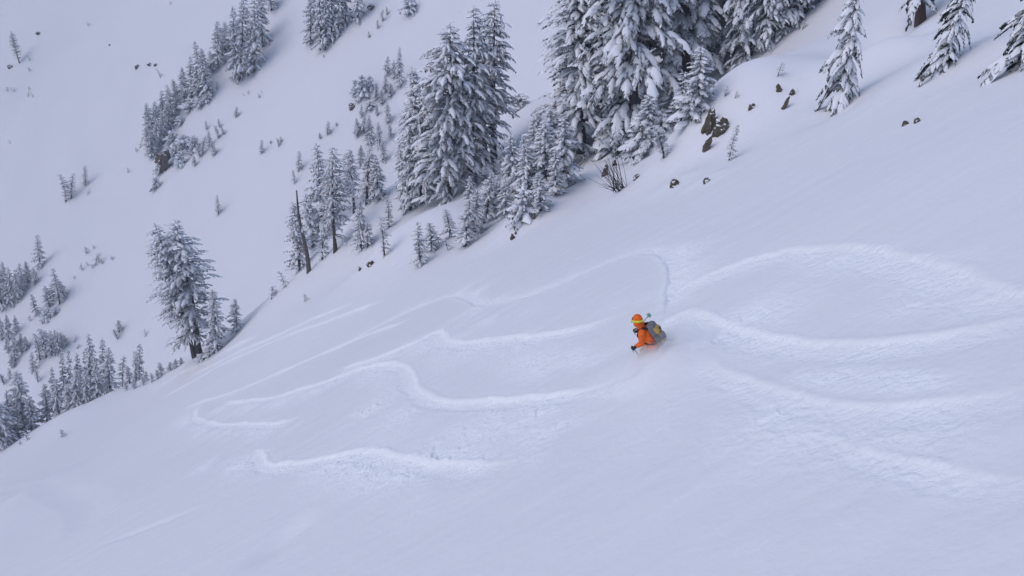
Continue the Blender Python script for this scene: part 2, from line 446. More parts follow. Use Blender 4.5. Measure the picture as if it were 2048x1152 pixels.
def detail(x, y):
    """tracks, churned snow and wind ripple on top of base_h: returns height offset and churn 0..1"""
    h = np.zeros(x.shape); ch = np.zeros(x.shape)
    lump = (np.clip(fbm(x * 3.6, y * 3.6, 40, 4, 0.62), -0.08, 0.9) + 0.1 * vnoise(x * 1.1, y * 1.1, 47)) * 0.5
    for (L, w, dep, berm, reach, deb, side) in TR:
        m = reach * 3 + w * 4 + 0.5
        x0, y0 = L.min(0) - m; x1, y1 = L.max(0) + m
        idx = np.where((x > x0) & (x < x1) & (y > y0) & (y < y1))[0]
        if len(idx) == 0: continue
        xs, ys = x[idx], y[idx]
        d, s, arc, tot = seg_dist(xs, ys, L)
        wob = 1 + 0.22 * vnoise(arc * 0.6, arc * 0 + dep * 100, 61)
        if deb > 0: d = d + 0.10 * w * fbm(xs * 2.0, ys * 2.0, 66, 3)
        else: wob = 1.0
        d = np.maximum(d, 0)
        end = sstep(0, 2.0, arc) * sstep(0, 2.5, tot - arc)
        ww = 0.8 * w * wob
        sd = d * s * side                                # positive on the spray side
        wall = np.where(sd < 0, 8.0 if deb > 0 else 2.0, 2.4 if deb > 0 else 2.0)
        tr = -0.36 * dep * np.exp(-(d / np.where(sd < 0, ww, ww * (1.9 if deb > 0 else 1.0))) ** wall)
        bm = 0.16 * berm * np.exp(-((sd - 1.55 * ww) / (0.55 * ww)) ** 2) * (0.75 + 0.5 * fbm(xs * 1.7, ys * 1.7, 63, 2)) \
            + 0.2 * berm * np.exp(-((sd + 1.35 * ww) / (0.3 * ww)) ** 2)
        out = np.maximum(sd - ww, 0)
        db = np.where(sd > 0, np.exp(-(out / reach) ** 1.2), np.exp(-np.maximum(-sd - ww, 0) / 0.15))
        patchy = np.clip(0.75 + 0.9 * fbm(xs * 0.5, ys * 0.5, 64, 2), 0.1, 1.6)
        c = db * patchy * end * min(1.0, deb / 0.05)
        h[idx] += (tr + bm) * end + lump[idx] * deb * db * patchy * end * np.where(d < ww, 0.45, 1.0)
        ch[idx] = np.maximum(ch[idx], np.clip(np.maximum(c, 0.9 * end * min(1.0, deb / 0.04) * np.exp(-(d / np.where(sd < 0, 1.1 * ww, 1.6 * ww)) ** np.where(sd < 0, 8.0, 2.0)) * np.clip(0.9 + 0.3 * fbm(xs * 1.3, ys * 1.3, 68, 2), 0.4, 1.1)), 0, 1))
    for (cx, ex, ey, a) in CH:
        q = np.sqrt((((x - cx[0]) * cx[2] + (y - cx[1]) * cx[3]) / ex) ** 2 + ((-(x - cx[0]) * cx[3] + (y - cx[1]) * cx[2]) / ey) ** 2)
        m = np.where(q < 2.2)[0]
        if len(m) == 0: continue
        f = np.exp(-q[m] ** 2 * 1.2) * np.clip(0.5 + 1.1 * fbm(x[m] * 0.7, y[m] * 0.7, 71, 3), 0, 1.4)
        h[m] += lump[m] * a * f * 1.3
        ch[m] = np.maximum(ch[m], np.clip(f, 0, 1))
    r = np.hypot(x, y)
    # wind ripple that runs across the slope
    rx = x * 0.94 + y * 0.34; ry = -x * 0.34 + y * 0.94
    h += (0.020 * vnoise(rx * 0.45, ry * 1.5, 81) + 0.010 * vnoise(rx * 1.2, ry * 4.0, 82)) * (1 - sstep(70, 140, r))
    return h, ch

CH = []
for (px, py, ex, ey, a) in CHURN:
    p, t = hit(px, py)
    q, _ = hit(px + ex, py); r, _ = hit(px, py + ey)
    ax = q[:2] - p[:2]; la = np.linalg.norm(ax); ax = ax / la
    lb = abs(-(r[0] - p[0]) * ax[1] + (r[1] - p[1]) * ax[0])
    CH.append(((p[0], p[1], ax[0], ax[1]), min(la, 12), max(0.3, min(lb, 8)), a))

# ------------------------------------------------------------------ the ground meshes
def build_ground():
    fine = np.linspace(R_(-47), R_(47), 930)
    coarse = np.linspace(R_(47), R_(313), 90)[1:-1]
    th = np.concatenate([fine, coarse])
    rr = [0.6, 1.5, 2.5, 3.5, 4.5]
    r = 5.2
    while r < 560:
        rr.append(r)
        k = 0.009 if r < 7.5 else (0.0040 if r < 60 else (0.0062 if r < 130 else (0.0125 if r < 420 else 0.05)))
        r *= 1 + k
    rr = np.array(rr)
    T, Rr = np.meshgrid(th, rr)
    x = (Rr * np.sin(T)).ravel(); y = (Rr * np.cos(T)).ravel()
    z = base_h(x, y)
    inner = np.where((np.abs(T).ravel() < R_(50)) & (Rr.ravel() < 150))[0]
    dh, dc = detail(x[inner], y[inner])
    z[inner] += dh
    churn = np.zeros(len(x)); churn[inner] = dc
    n, f, _ = base_parts(x, y)
    far_v = f > n
    nt, nr = len(th), len(rr)
    I = np.arange(nr * nt).reshape(nr, nt)
    a = I[:-1]; b = np.roll(I, -1, axis=1)[:-1]; c = np.roll(I, -1, axis=1)[1:]; d = I[1:]
    F = np.stack([a.ravel(), b.ravel(), c.ravel(), d.ravel()], 1)[:, ::-1]
    ff = far_v[F].all(1)
    V = np.stack([x, y, z], 1)
    for name, mask, label in (('near_slope', ~ff, 'steep open powder slope cut by curving ski tracks'), ('far_slope', ff, 'hazy snow slope on the other side of the gully')):
        Fm = F[mask]
        used = np.unique(Fm)
        remap = np.zeros(len(V), dtype=np.int64); remap[used] = np.arange(len(used))
        Fm = remap[Fm]
        me = bpy.data.meshes.new(name)
        me.vertices.add(len(used)); me.vertices.foreach_set('co', V[used].astype(np.float32).ravel())
        me.loops.add(Fm.size); me.loops.foreach_set('vertex_index', Fm.astype(np.int32).ravel())
        me.polygons.add(len(Fm))
        me.polygons.foreach_set('loop_start', (np.arange(len(Fm)) * 4).astype(np.int32))
        me.polygons.foreach_set('use_smooth', np.ones(len(Fm), dtype=bool))
        me.update(calc_edges=True)
        at = me.attributes.new('churn', 'FLOAT', 'POINT')
        at.data.foreach_set('value', churn[used].astype(np.float32))
        me.materials.append(M_GROUND)
        o = link(name, me)
        tag(o, label, 'slope', kind='structure')
build_ground()

# ------------------------------------------------------------------ conifers
def nrm(v):
    return v / (np.linalg.norm(v) + 1e-9)
ZU = np.array([0, 0, 1.0])

def add_bough(rng, o, az, L, p0, k, ntw, load, FV, FF, SV, SF, fan=0.42, fringe=1.0, drape=0.0):
    """one drooping bough: flat twigs with hanging needles (FV/FF) and the snow that lies on it (SV/SF)"""
    dh = np.array([math.cos(az), math.sin(az), 0.0]); sd = np.array([-dh[1], dh[0], 0.0])
    sway = rng.uniform(-0.12, 0.12)
    def P(s):
        return o + dh * (L * s * (1 - 0.14 * k * s)) + sd * (L * sway * s * s) + ZU * (L * (p0 * s - k * s * s))
    # needles under the main limb
    rows = 5
    i0 = len(FV)
    for j in range(rows):
        s = j / (rows - 1)
        c = P(s); w = L * (0.075 * (1 - 0.75 * s) + 0.015)
        FV.append(c + sd * w - ZU * 0.35 * w); FV.append(c - sd * w - ZU * 0.35 * w)
    for j in range(rows - 1):
        a = i0 + 2 * j
        FF.append((a, a + 1, a + 3, a + 2))
    for i in range(ntw):
        s = 0.12 + 0.86 * (i + rng.uniform(0.1, 0.9)) / ntw
        sg = 1 if i % 2 else -1
        c = P(s)
        l = L * fan * (1 - 0.62 * s) * min(1.0, 0.35 + 2.2 * s) * rng.uniform(0.7, 1.25)
        fw = rng.uniform(0.55, 1.0)
        d = nrm(dh * fw + sd * sg * rng.uniform(0.6, 1.0) + ZU * (-0.25 - 0.55 * drape - 0.9 * k * s + rng.uniform(-0.2, 0.1)))
        m = c + d * l * 0.55 - ZU * l * 0.05
        e = c + d * l - ZU * l * rng.uniform(0.22, 0.5)
        wv = nrm(np.cross(d, ZU)); b = 0.028 * L + 0.17 * l
        i0 = len(FV)
        FV.extend([c + wv * b * 0.5, c - wv * b * 0.5, m + wv * b - ZU * b * 0.3, m - wv * b - ZU * b * 0.3, e])
        FF.extend([(i0, i0 + 1, i0 + 3, i0 + 2), (i0 + 2, i0 + 3, i0 + 4)])
        # hanging sprays
        nf = 3 if rng.random() < 0.5 * fringe else 2
        for q in range(nf):
            u = rng.uniform(0.25, 0.95)
            h0 = c + d * l * u - ZU * l * 0.12 * u
            ln = l * rng.uniform(0.34, 0.72)
            sx = nrm(d + wv * rng.uniform(-1.0, 1.0)) * ln * rng.uniform(0.28, 0.5)
            i0 = len(FV)
            FV.extend([h0 - sx, h0 + sx, h0 + sx * rng.uniform(-0.6, 0.6) + wv * sg * 0.15 * ln - ZU * ln])
            FF.append((i0, i0 + 1, i0 + 2))
        if rng.random() < load * (0.72 - 0.34 * drape):
            th = (0.026 * L + 0.09 * l) * rng.uniform(0.6, 1.3)
            bw = b * rng.uniform(0.45, 0.85)
            i0 = len(SV)
            for (c_, w_, t_) in ((c, 0.55, 0.8), (m, 0.95, 1.0), (c + d * l * 0.86 - ZU * l * 0.2, 0.55, 0.75)):
                SV.extend([c_ + wv * bw * w_ - ZU * 0.18 * bw, c_ + ZU * th * t_, c_ - wv * bw * w_ - ZU * 0.18 * bw])
            SV.append(c + d * l * 0.98 - ZU * l * 0.3)
            for j in range(2):
                a = i0 + 3 * j
                SF.extend([(a, a + 1, a + 4, a + 3), (a + 1, a + 2, a + 5, a + 4)])
            SF.extend([(i0 + 6, i0 + 7, i0 + 9), (i0 + 7, i0 + 8, i0 + 9), (i0, i0 + 2, i0 + 1)])
    # snow pillow along the limb
    if rng.random() < load + 0.25:
        n = 7
        s0, s1 = rng.uniform(0.08, 0.2), rng.uniform(0.85, 1.0)
        i0 = len(SV)
        for j in range(n):
            u = j / (n - 1); s = s0 + (s1 - s0) * u
            c = P(s)
            pr = math.sin(math.pi * (0.08 + 0.86 * u)) ** 0.7 * rng.uniform(0.75, 1.2)
            w = L * (0.15 + 0.08 * drape) * load * pr + 0.01; t = L * (0.085 + 0.02 * drape) * load * pr + 0.008
            for (a, hh, dr) in ((-1.0, -0.75, 0.95), (-0.62, 0.35, 0.36), (0.0, 1.0, 0.0), (0.62, 0.35, 0.36), (1.0, -0.75, 0.95)):
                SV.append(c + sd * w * a * (1 - 0.12 * drape) * rng.uniform(0.7, 1.3) + ZU * (t * hh * rng.uniform(0.85, 1.15) - drape * w * dr * rng.uniform(0.5, 1.35) + 0.006 * L))
        for j in range(n - 1):
            for q in range(4):
                a = i0 + 5 * j + q
                SF.append((a, a + 5, a + 6, a + 1))

def tube(path, radii, seg=7):
    V, Fc = [], []
    n = len(path)
    for i in range(n):
        t = nrm(path[min(i + 1, n - 1)] - path[max(i - 1, 0)])
        a = nrm(np.cross(t, np.array([0.31, 0.95, 0.05]))); b = np.cross(t, a)
        for j in range(seg):
            w = 2 * math.pi * j / seg
            V.append(path[i] + (a * math.cos(w) + b * math.sin(w)) * radii[i])
    for i in range(n - 1):
        for j in range(seg):
            k = (j + 1) % seg
            Fc.append((i * seg + j, i * seg + k, (i + 1) * seg + k, (i + 1) * seg + j))
    Fc.append(tuple(range(seg))[::-1]); Fc.append(tuple((n - 1) * seg + j for j in range(seg)))
    return V, Fc

def conifer(seed, H, R, clear, nb, ntw, droop, load, taper=0.85, rt=None, bend=0.0, fan=0.42, lop=0.0, tip=0.02, tiers=None, drape=0.25, split=0):
    rng = random.Random(seed)
    rt = rt or H * 0.014
    path, rad = [], []
    bx, by = rng.uniform(-1, 1) * bend * H, rng.uniform(-1, 1) * bend * H
    def ctr(u): return np.array([bx * u * u + 0.01 * H * math.sin(3.1 * u + seed), by * u * u, H * u])
    for i in range(11):
        u = i / 10
        path.append(ctr(u) if i else ctr(0) - ZU * 0.08 * H); rad.append(rt * (1.25 if i == 0 else 1) * (1 - 0.97 * u) + 0.003)
    path.insert(1, ctr(0.02)); rad.insert(1, rt * 1.2)
    tv, tf = tube(path, rad, 8)
    FV, FF, SV, SF = [], [], [], []
    az = rng.uniform(0, 6.28)
    la = rng.uniform(0, 6.28)
    tiers = tiers or max(8, int(nb / 7.5))
    tl_ = [rng.uniform(0.78, 1.16) for _ in range(tiers + 1)]
    for i in range(nb):
        w_ = (i + 0.5) / nb * tiers
        ti = int(w_)
        u = clear + (0.985 - clear) * (((ti + rng.gauss(0.5, 0.22)) / tiers) ** 0.74 if ti else rng.uniform(0, 0.8) / tiers)
        u = min(0.99, max(clear, u))
        az += 2.39996 + rng.uniform(-0.5, 0.5)
        q = (u - clear) / (1 - clear)
        L = R * ((1 - q) ** taper) * min(1.0, 0.68 + 1.9 * q) * rng.uniform(0.5, 1.22) * tl_[ti] + tip * H * min(1, q * 1.5)
        L *= 1 + lop * math.cos(az - la)
        p0 = 0.05 + 0.35 * q + rng.uniform(-0.1, 0.12)
        k = droop * rng.uniform(0.75, 1.3) * (1.0 - 0.35 * q)
        nt_ = max(5, int(ntw * (0.45 + 0.6 * (L / R))))
        if not split or L < 0.32 * R:
            add_bough(rng, ctr(u), az, L, p0, k, nt_, load * rng.uniform(0.7, 1.1), FV, FF, SV, SF, fan=fan, drape=drape)
            continue
        # a long limb carries several short snow-bent boughs
        dh = np.array([math.cos(az), math.sin(az), 0.0])
        k1 = k * 0.75
        add_bough(rng, ctr(u), az, L * 0.8, p0, k1, nt_ // 2, load * 0.6, FV, FF, SV, SF, fan=fan * 0.8, drape=drape * 0.5)
        for e in range(split + 1):
            s_ = min(1.0, (e + 0.9 + rng.uniform(-0.2, 0.2)) / (split + 1)) * 0.8
            o_ = ctr(u) + dh * (L * s_ * (1 - 0.14 * k1 * s_)) + ZU * (L * (p0 * s_ - k1 * s_ * s_) + 0.02 * L)
            a_ = az + (rng.uniform(0.35, 0.95) * (1 if (e + i) % 2 else -1) if e < split else rng.uniform(-0.25, 0.25))
            l_ = max(0.28 * L, min(0.6 * L, R * 0.30)) * rng.uniform(0.8, 1.3)
            add_bough(rng, o_, a_, l_, p0 * 0.5 + 0.1, droop * rng.uniform(0.8, 1.25), max(7, ntw // 2), load * rng.uniform(0.6, 1.05), FV, FF, SV, SF, fan=fan * 1.1, drape=drape)
    # leader
    for e in range(5):
        add_bough(rng, ctr(0.95 + 0.012 * e), az + 1.7 * e, tip * H * (1.3 - 0.16 * e), 1.0, 0.7, 5, load, FV, FF, SV, SF)
    nm = 'conifer_%d' % seed
    return dict(H=H, R=R,
                trunk=mesh_np(nm + '_trunk', tv, tf, [M_BARK]),
                crown=mesh_np(nm + '_crown', FV, FF, [M_FOL], smooth=False),
                snow=mesh_np(nm + '_snow', SV, SF, [M_SNOW]))

PROTO = {
    'big':   [conifer(11, 20, 3.5, 0.04, 200, 20, 0.85, 0.85, lop=0.15, fan=0.36, drape=0.6, split=2), conifer(12, 20, 3.2, 0.05, 190, 20, 0.95, 0.85, lop=0.2, fan=0.36, drape=0.6, split=2), conifer(13, 20, 3.7, 0.03, 205, 20, 0.8, 0.8, taper=0.75, fan=0.36, drape=0.6, split=2)],
    'stem':  [conifer(21, 22, 2.9, 0.27, 135, 18, 0.75, 0.8, lop=0.25, rt=0.34, drape=0.6, split=2), conifer(22, 22, 2.9, 0.15, 145, 17, 0.65, 0.78, taper=0.74, lop=0.22, rt=0.27, split=1), conifer(23, 22, 2.7, 0.16, 140, 17, 0.65, 0.78, taper=0.74, lop=0.28, rt=0.25, split=1)],
    'heavy': [conifer(31, 24, 4.6, 0.02, 135, 24, 1.05, 1.0, fan=0.42, rt=0.42, drape=0.8, split=3), conifer(32, 24, 4.3, 0.02, 130, 24, 1.15, 1.0, fan=0.42, lop=0.2, rt=0.42, drape=0.8, split=3), conifer(33, 22, 4.8, 0.015, 125, 24, 1.1, 1.0, fan=0.45, lop=0.15, drape=0.8, split=3)],
    'mid':   [conifer(41, 9, 1.6, 0.05, 90, 13, 0.62, 0.7, tip=0.03, tiers=18), conifer(42, 9, 1.4, 0.08, 86, 13, 0.7, 0.7, lop=0.2, tip=0.03, tiers=18), conifer(43, 9, 1.75, 0.03, 94, 13, 0.66, 0.75, taper=0.75, tip=0.03, tiers=18)],
    'spire': [conifer(51, 5, 0.78, 0.0, 66, 9, 0.5, 0.55, tip=0.05, tiers=22), conifer(52, 5, 0.68, 0.0, 64, 9, 0.55, 0.55, bend=0.06, tip=0.05, tiers=22), conifer(53, 5, 0.9, 0.0, 68, 9, 0.55, 0.6, tip=0.05, tiers=22), conifer(54, 5, 0.6, 0.0, 60, 8, 0.55, 0.5, bend=0.08, lop=0.3, tip=0.05, tiers=22)],
    'sapling': [conifer(61, 2, 0.42, 0.0, 24, 7, 0.5, 0.4, bend=0.1, lop=0.3, tip=0.08), conifer(62, 2, 0.36, 0.0, 22, 7, 0.55, 0.4, bend=0.15, lop=0.4, tip=0.08)],
    'shrub': [conifer(71, 2.2, 1.3, 0.0, 50, 12, 0.5, 0.9, taper=0.45, tip=0.08, drape=0.7), conifer(72, 2.0, 1.15, 0.0, 46, 12, 0.55, 0.9, taper=0.5, tip=0.08, drape=0.7)],
    'slope': [conifer(81, 6.5, 1.25, 0.0, 105, 16, 1.3, 0.85, lop=0.35, bend=0.05, taper=0.6, fan=0.36, tiers=40, drape=0.5, tip=0.03), conifer(82, 6.5, 1.3, 0.0, 105, 16, 1.35, 0.85, lop=0.35, bend=0.04, taper=0.55, fan=0.36, tiers=40, drape=0.5, tip=0.03)],
    'redstem': [conifer(91, 14, 2.2, 0.12, 90, 16, 0.9, 0.9, rt=0.36)],
}
PROTO['redstem'][0]['trunk'].materials[0] = M_BARKRED

TREE_N = [0]
def tree(kind, bx, by, tx, ty, label, group=None, wid=None, t=None, cat='tree', name='conifer_tree', var=None, back=None, sink=0.0):
    """base and top pixel; the base is found on the slope (or at depth t behind a crest) and the height follows from the top"""
    TREE_N[0] += 1
    rng = random.Random(TREE_N[0] * 7 + 3)
    if t is None:
        B, t = hit(bx, by)
    else:
        d = ray(bx, by) * t
        B = np.array([d[0], d[1], ground(d[0], d[1])])
    if back:
        B = B.copy(); B[1] += back; B[2] = ground(B[0], B[1])
    B = B.copy(); B[2] -= sink
    v = (576.0 - ty) / F_PX
    zt = B[1] * (v * CP - SP) / (CP + v * SP)
    h = max(0.25, zt - B[2])
    fwd = B[1] * CP - zt * SP
    xt = (tx - 1024.0) / F_PX * fwd
    lean = max(-0.22, min(0.22, math.atan2(xt - B[0], h)))
    pr = PROTO[kind][var if var is not None else rng.randrange(len(PROTO[kind]))]
    s = h / pr['H']
    sxy = s if wid is None else (wid * t / F_PX * 0.58) / pr['R']
    sxy = max(0.4 * s, min(2.2 * s, sxy)) * rng.uniform(0.93, 1.07)
    root = link(name, None)
    root.empty_display_size = 0.3
    root.location = B
    root.rotation_euler = (rng.uniform(-0.03, 0.03), lean, rng.uniform(0, 6.28) if not lean else 0)
    root.rotation_mode = 'QUATERNION'
    q = Quaternion((0, 1, 0), lean) @ Quaternion((1, 0, 0), rng.uniform(-0.02, 0.02)) @ Quaternion((0, 0, 1), rng.uniform(0, 6.28))
    root.rotation_quaternion = q
    root.scale = (sxy, sxy, s)
    tag(root, label, cat, group)
    link('trunk', pr['trunk'], root)
    c = link('crown', pr['crown'], root)
    tag(link('snow_load', pr['snow'], c), kind='stuff')
    return root

def trees(kind, rows, label, group=None, **kw):
    for r in rows:
        k2 = dict(kw)
        if len(r) > 4: k2['wid'] = r[4]
        if len(r) > 5: k2['t'] = r[5]
        tree(kind, r[0], r[1], r[2], r[3], label, group, **k2)

# --- near trees on the open slope above the skier
tree('slope', 1683, 206, 1716, -30, 'leaning young conifer with drooping snowy boughs alone on the open slope', wid=84, var=0, sink=0.45)
tree('slope', 1888, 138, 1950, -90, 'snowy conifer above the two small rocks, green needles showing at its foot', wid=92, var=1, sink=0.45)
tree('slope', 2042, 135, 2110, -110, 'drooping conifer on the slope uphill of the two small rocks, partly out of view', wid=100, var=0, sink=0.45)
tree('redstem', 1840, 46, 1868, -420, 'conifer with bare reddish brown trunk standing in a snow hollow', wid=105, var=0)

# --- the big stand on the ridge: trunk visible at its edge
tree('big', 1166, 300, 1142, -110, 'tall conifer with dark bare lower trunk at the edge of the big ridge stand', wid=190, var=1)
tree('heavy', 1262, 292, 1292, -330, 'huge conifer with thick snow pillows on every drooping bough', wid=250, var=0)
tree('heavy', 1365, 250, 1385, -330, 'huge conifer with thick snow pillows behind the small frosted tree', wid=240, var=1, t=73)
tree('heavy', 1462, 190, 1452, -330, 'huge snow-laden conifer above the brown rock outcrop', wid=230, var=2, t=74)
tree('big', 1548, 112, 1545, -260, 'dark snow-laden conifer at the upper end of the ridge stand', wid=200, var=0, t=72)
tree('big', 1533, 96, 1532, -200, 'dark conifer pressed against the snow shoulder beside the fallen log', wid=110, var=1)
tree('heavy', 1492, 138, 1490, -220, 'snow-heavy conifer filling the gap above the rock outcrop', wid=130, var=1, t=67)
tree('heavy', 1530, 110, 1540, -240, 'snow-heavy conifer behind the fallen log', wid=130, var=2, t=69)
tree('heavy', 1574, 62, 1578, -240, 'snow-heavy conifer at the lip of the shoulder, above the fallen log', wid=120, var=0)
tree('big', 1616, 22, 1624, -260, 'uppermost conifer of the ridge stand against the open slope', wid=100, var=0)
tree('big', 1612, 40, 1640, -300, 'conifer rising behind the snow crest at the top of the stand', wid=180, var=2, t=72)
for (bx, by, tx, ty, w, t) in [(1225, 210, 1215, -190, 200, 92), (1330, 190, 1325, -220, 210, 88), (1430, 150, 1425, -220, 200, 80), (1510, 110, 1500, -250, 190, 76), (1580, 60, 1590, -260, 190, 74), (1185, 230, 1180, -120, 170, 96)]:
    tree('big', bx, by, tx, ty, 'tall snowy conifer standing behind the front row of the ridge stand', 'rear trees of the ridge stand', wid=w, t=t)
trees('mid', [(1295, 310, 1300, 190, 110), (1225, 305, 1215, 215, 90), (1395, 225, 1400, 90, 90), (1490, 145, 1492, 30, 90, 72), (1440, 180, 1436, 70, 80, 72), (1545, 100, 1548, 0, 90, 70), (1345, 262, 1340, 150, 90)],
      'snow-plastered young conifer growing under the big ridge trees', 'young trees under the ridge stand')
trees('shrub', [(1290, 312, 1285, 240, 120), (1245, 306, 1240, 235, 120), (1210, 300, 1212, 240, 80), (1325, 285, 1325, 220, 100), (1380, 240, 1382, 180, 90)],
      'low bough mass sagging under snow at the foot of the ridge stand', 'sagging bushes under the ridge stand', cat='shrub', name='snowy_bush')
tree('spire', 1362, 246, 1368, 145, 'small frosted conifer in front of the thick snow pillows', wid=46, var=0)
tree('spire', 1328, 316, 1320, 244, 'bent young tree with drooping tufts at the foot of the big trees', wid=64, var=3)
tree('spire', 1457, 322, 1470, 248, 'slim bent sapling beside the brown rock outcrop', wid=24, var=1)
trees('sapling', [(1556, 152, 1562, 122, 22), (1450, 192, 1456, 172, 22), (1470, 196, 1476, 180, 14), (1605, 60, 1612, 38, 18)], 'dark needle tuft sticking out of the snow shoulder', 'needle tufts on the snow shoulder')
trees('mid', [(1092, 378, 1088, 240, 85), (1130, 368, 1128, 232, 80), (1060, 402, 1050, 285, 75), (1112, 390, 1110, 300, 60), (1075, 335, 1072, 225, 75), (1105, 345, 1100, 210, 85), (1052, 362, 1046, 275, 62), (1082, 420, 1078, 345, 60)], 'bushy young conifer in the clump below the dark bare trunk', 'bushy clump below the ridge stand')
tree('shrub', 1042, 440, 1050, 378, 'low drooping conifer on the edge of the steep bank', wid=70, var=0)

# --- the cluster of tall drooping trees in the middle of the ridge
tree('big', 842, 408, 828, 132, 'tall drooping conifer on the downhill edge of the middle cluster', wid=125, var=0)
tree('big', 890, 402, 903, 42, 'broad drooping conifer with twin tips in the middle cluster', wid=170, var=2)
tree('big', 940, 372, 944, 10, 'tall drooping conifer with slender tip in the middle cluster', wid=140, var=1)
tree('stem', 984, 326, 994, -2, 'conifer of the middle cluster standing on a long bare trunk', wid=112, var=0)
tree('stem', 969, 330, 962, 80, 'second bare trunk beside the long-stemmed conifer', wid=90, var=0)
trees('mid', [(808, 424, 800, 280, 46), (822, 420, 818, 250, 54)], 'narrow conifer at the downhill foot of the middle cluster', 'narrow trees beside the middle cluster')
tree('shrub', 1040, 248, 1038, 188, 'snowy bush behind the long-stemmed conifer', wid=70, t=100)
tree('mid', 1034, 394, 1022, 268, 'tallest young conifer in the row between the two big tree groups', wid=70)
tree('mid', 932, 492, 938, 398, 'bushy conifer ending the short row on the downhill side', wid=62)
tree('mid', 1006, 352, 1000, 305, 'little conifer on the snow gap behind the short row', wid=44)
trees('mid', [(1018, 384, 1016, 310, 52), (1012, 432, 1012, 360, 50), (968, 446, 986, 345, 62), (988, 430, 996, 350, 55), (942, 408, 941, 352, 46), (948, 470, 955, 380, 60)],
      'short bushy conifer in the row under the middle cluster', 'short trees under the middle cluster')
tree('spire', 901, 473, 899, 418, 'small pointed conifer downhill of the short bushy row', wid=34)
tree('sapling', 895, 500, 894, 476, 'tiny sapling poking out of smooth snow below the row', wid=24)
tree('spire', 841, 530, 836, 446, 'larger of two small conifers alone on the smooth slope', wid=42, var=2)
tree('spire', 864, 502, 859, 445, 'smaller of two small conifers alone on the smooth slope', wid=36, var=0)
tree('sapling', 877, 487, 876, 463, 'tiny sapling beside the two small lone conifers', wid=20)
tree('spire', 779, 454, 777, 394, 'slim young conifer on the rounded bank uphill of the outcrop', wid=26, var=1)
tree('spire', 768, 512, 763, 438, 'slim young conifer on the snow bank above the small rock', wid=26, var=3)
tree('mid', 722, 500, 718, 398, 'bushy young conifer at the brink of the small rock face', wid=50)
tree('spire', 736, 494, 735, 445, 'small conifer tucked against the bushy one at the brink', wid=28)

# --- the group by the dead snag
trees('mid', [(599, 540, 586, 402, 62), (624, 494, 612, 388, 58)], 'ragged conifer close behind the dead snag', 'ragged trees by the snag')
tree('spire', 643, 522, 645, 436, 'slim conifer between the snag and the bare-stemmed tree', wid=30)
tree('mid', 646, 470, 633, 285, 'tall narrow conifer behind the dead snag', wid=68)
tree('stem', 671, 503, 665, 293, 'snowy conifer with a short bare stem next to the snag group', wid=76, var=1)
tree('stem', 707, 424, 702, 298, 'thin conifer with bare lower stem on the ridge crest', wid=50, var=0)
tree('mid', 735, 408, 738, 292, 'dark dense conifer on the crest beside the middle cluster', wid=62)
tree('mid', 757, 400, 753, 313, 'dark shorter conifer on the crest beside the dense one', wid=44)

# --- far side of the gully, upper part
trees('mid', [(437, 134, 433, 40, 40), (450, 104, 449, 42, 36)], 'shorter conifer standing just downhill of the topmost far clump', 'outliers of the topmost far clump')
tree('mid', 543, 20, 540, -50, 'single conifer set apart above the topmost far clump', wid=34)
trees('mid', [(472, 161, 466, 10, 44), (481, 156, 487, -15, 50), (506, 144, 512, -20, 50), (498, 150, 503, 40, 44), (462, 110, 462, 40, 36), (524, 90, 522, -30, 40)],
      'snow-plastered conifer in the topmost clump of the far slope', 'topmost clump on the far slope')
trees('mid', [(416, 197, 403, 98, 36), (402, 188, 389, 82, 36), (384, 194, 379, 112, 34), (369, 200, 363, 133, 32), (353, 192, 344, 158, 30), (408, 140, 402, 96, 26), (396, 196, 394, 130, 34), (420, 150, 420, 100, 30)],
      'snow-plastered conifer midway up the long band on the far slope', 'middle of the tree band on the far slope')
trees('mid', [(346, 236, 333, 170, 30), (330, 250, 322, 180, 32), (316, 264, 308, 202, 32), (301, 278, 291, 205, 34), (304, 316, 300, 262, 36), (316, 296, 314, 240, 36), (338, 258, 334, 205, 32), (354, 222, 350, 175, 26), (296, 300, 292, 250, 28), (326, 280, 324, 225, 34)],
      'snow-plastered conifer in the band just above the dark far rock', 'lower part of the tree band on the far slope')
trees('shrub', [(382, 218, 381, 197, 40), (400, 212, 400, 196, 36), (414, 204, 414, 188, 30), (346, 292, 345, 262, 44), (368, 302, 367, 270, 46), (388, 302, 388, 272, 36), (350, 318, 350, 295, 36), (362, 330, 362, 302, 34), (318, 348, 318, 326, 26), (312, 376, 312, 354, 26), (360, 248, 360, 232, 26)],
      'snow-buried bush at the foot of the far tree band', 'bushes along the far tree band', cat='shrub', name='snowy_bush')
trees('spire', [(406, 306, 405, 272, 15), (419, 292, 417, 260, 15), (428, 309, 424, 284, 18), (400, 314, 395, 284, 14), (389, 331, 387, 311, 13), (414, 259, 411, 242, 11), (437, 275, 431, 250, 14), (448, 268, 441, 252, 12), (440, 254, 436, 237, 14), (472, 234, 474, 213, 14), (434, 178, 433, 165, 10)],
      'little pointed conifer scattered below the far tree band', 'little conifers below the far tree band')
tree('stem', 39, 126, 21, 62, 'lone narrow dark conifer high on the hazy far slope', wid=20, var=1)
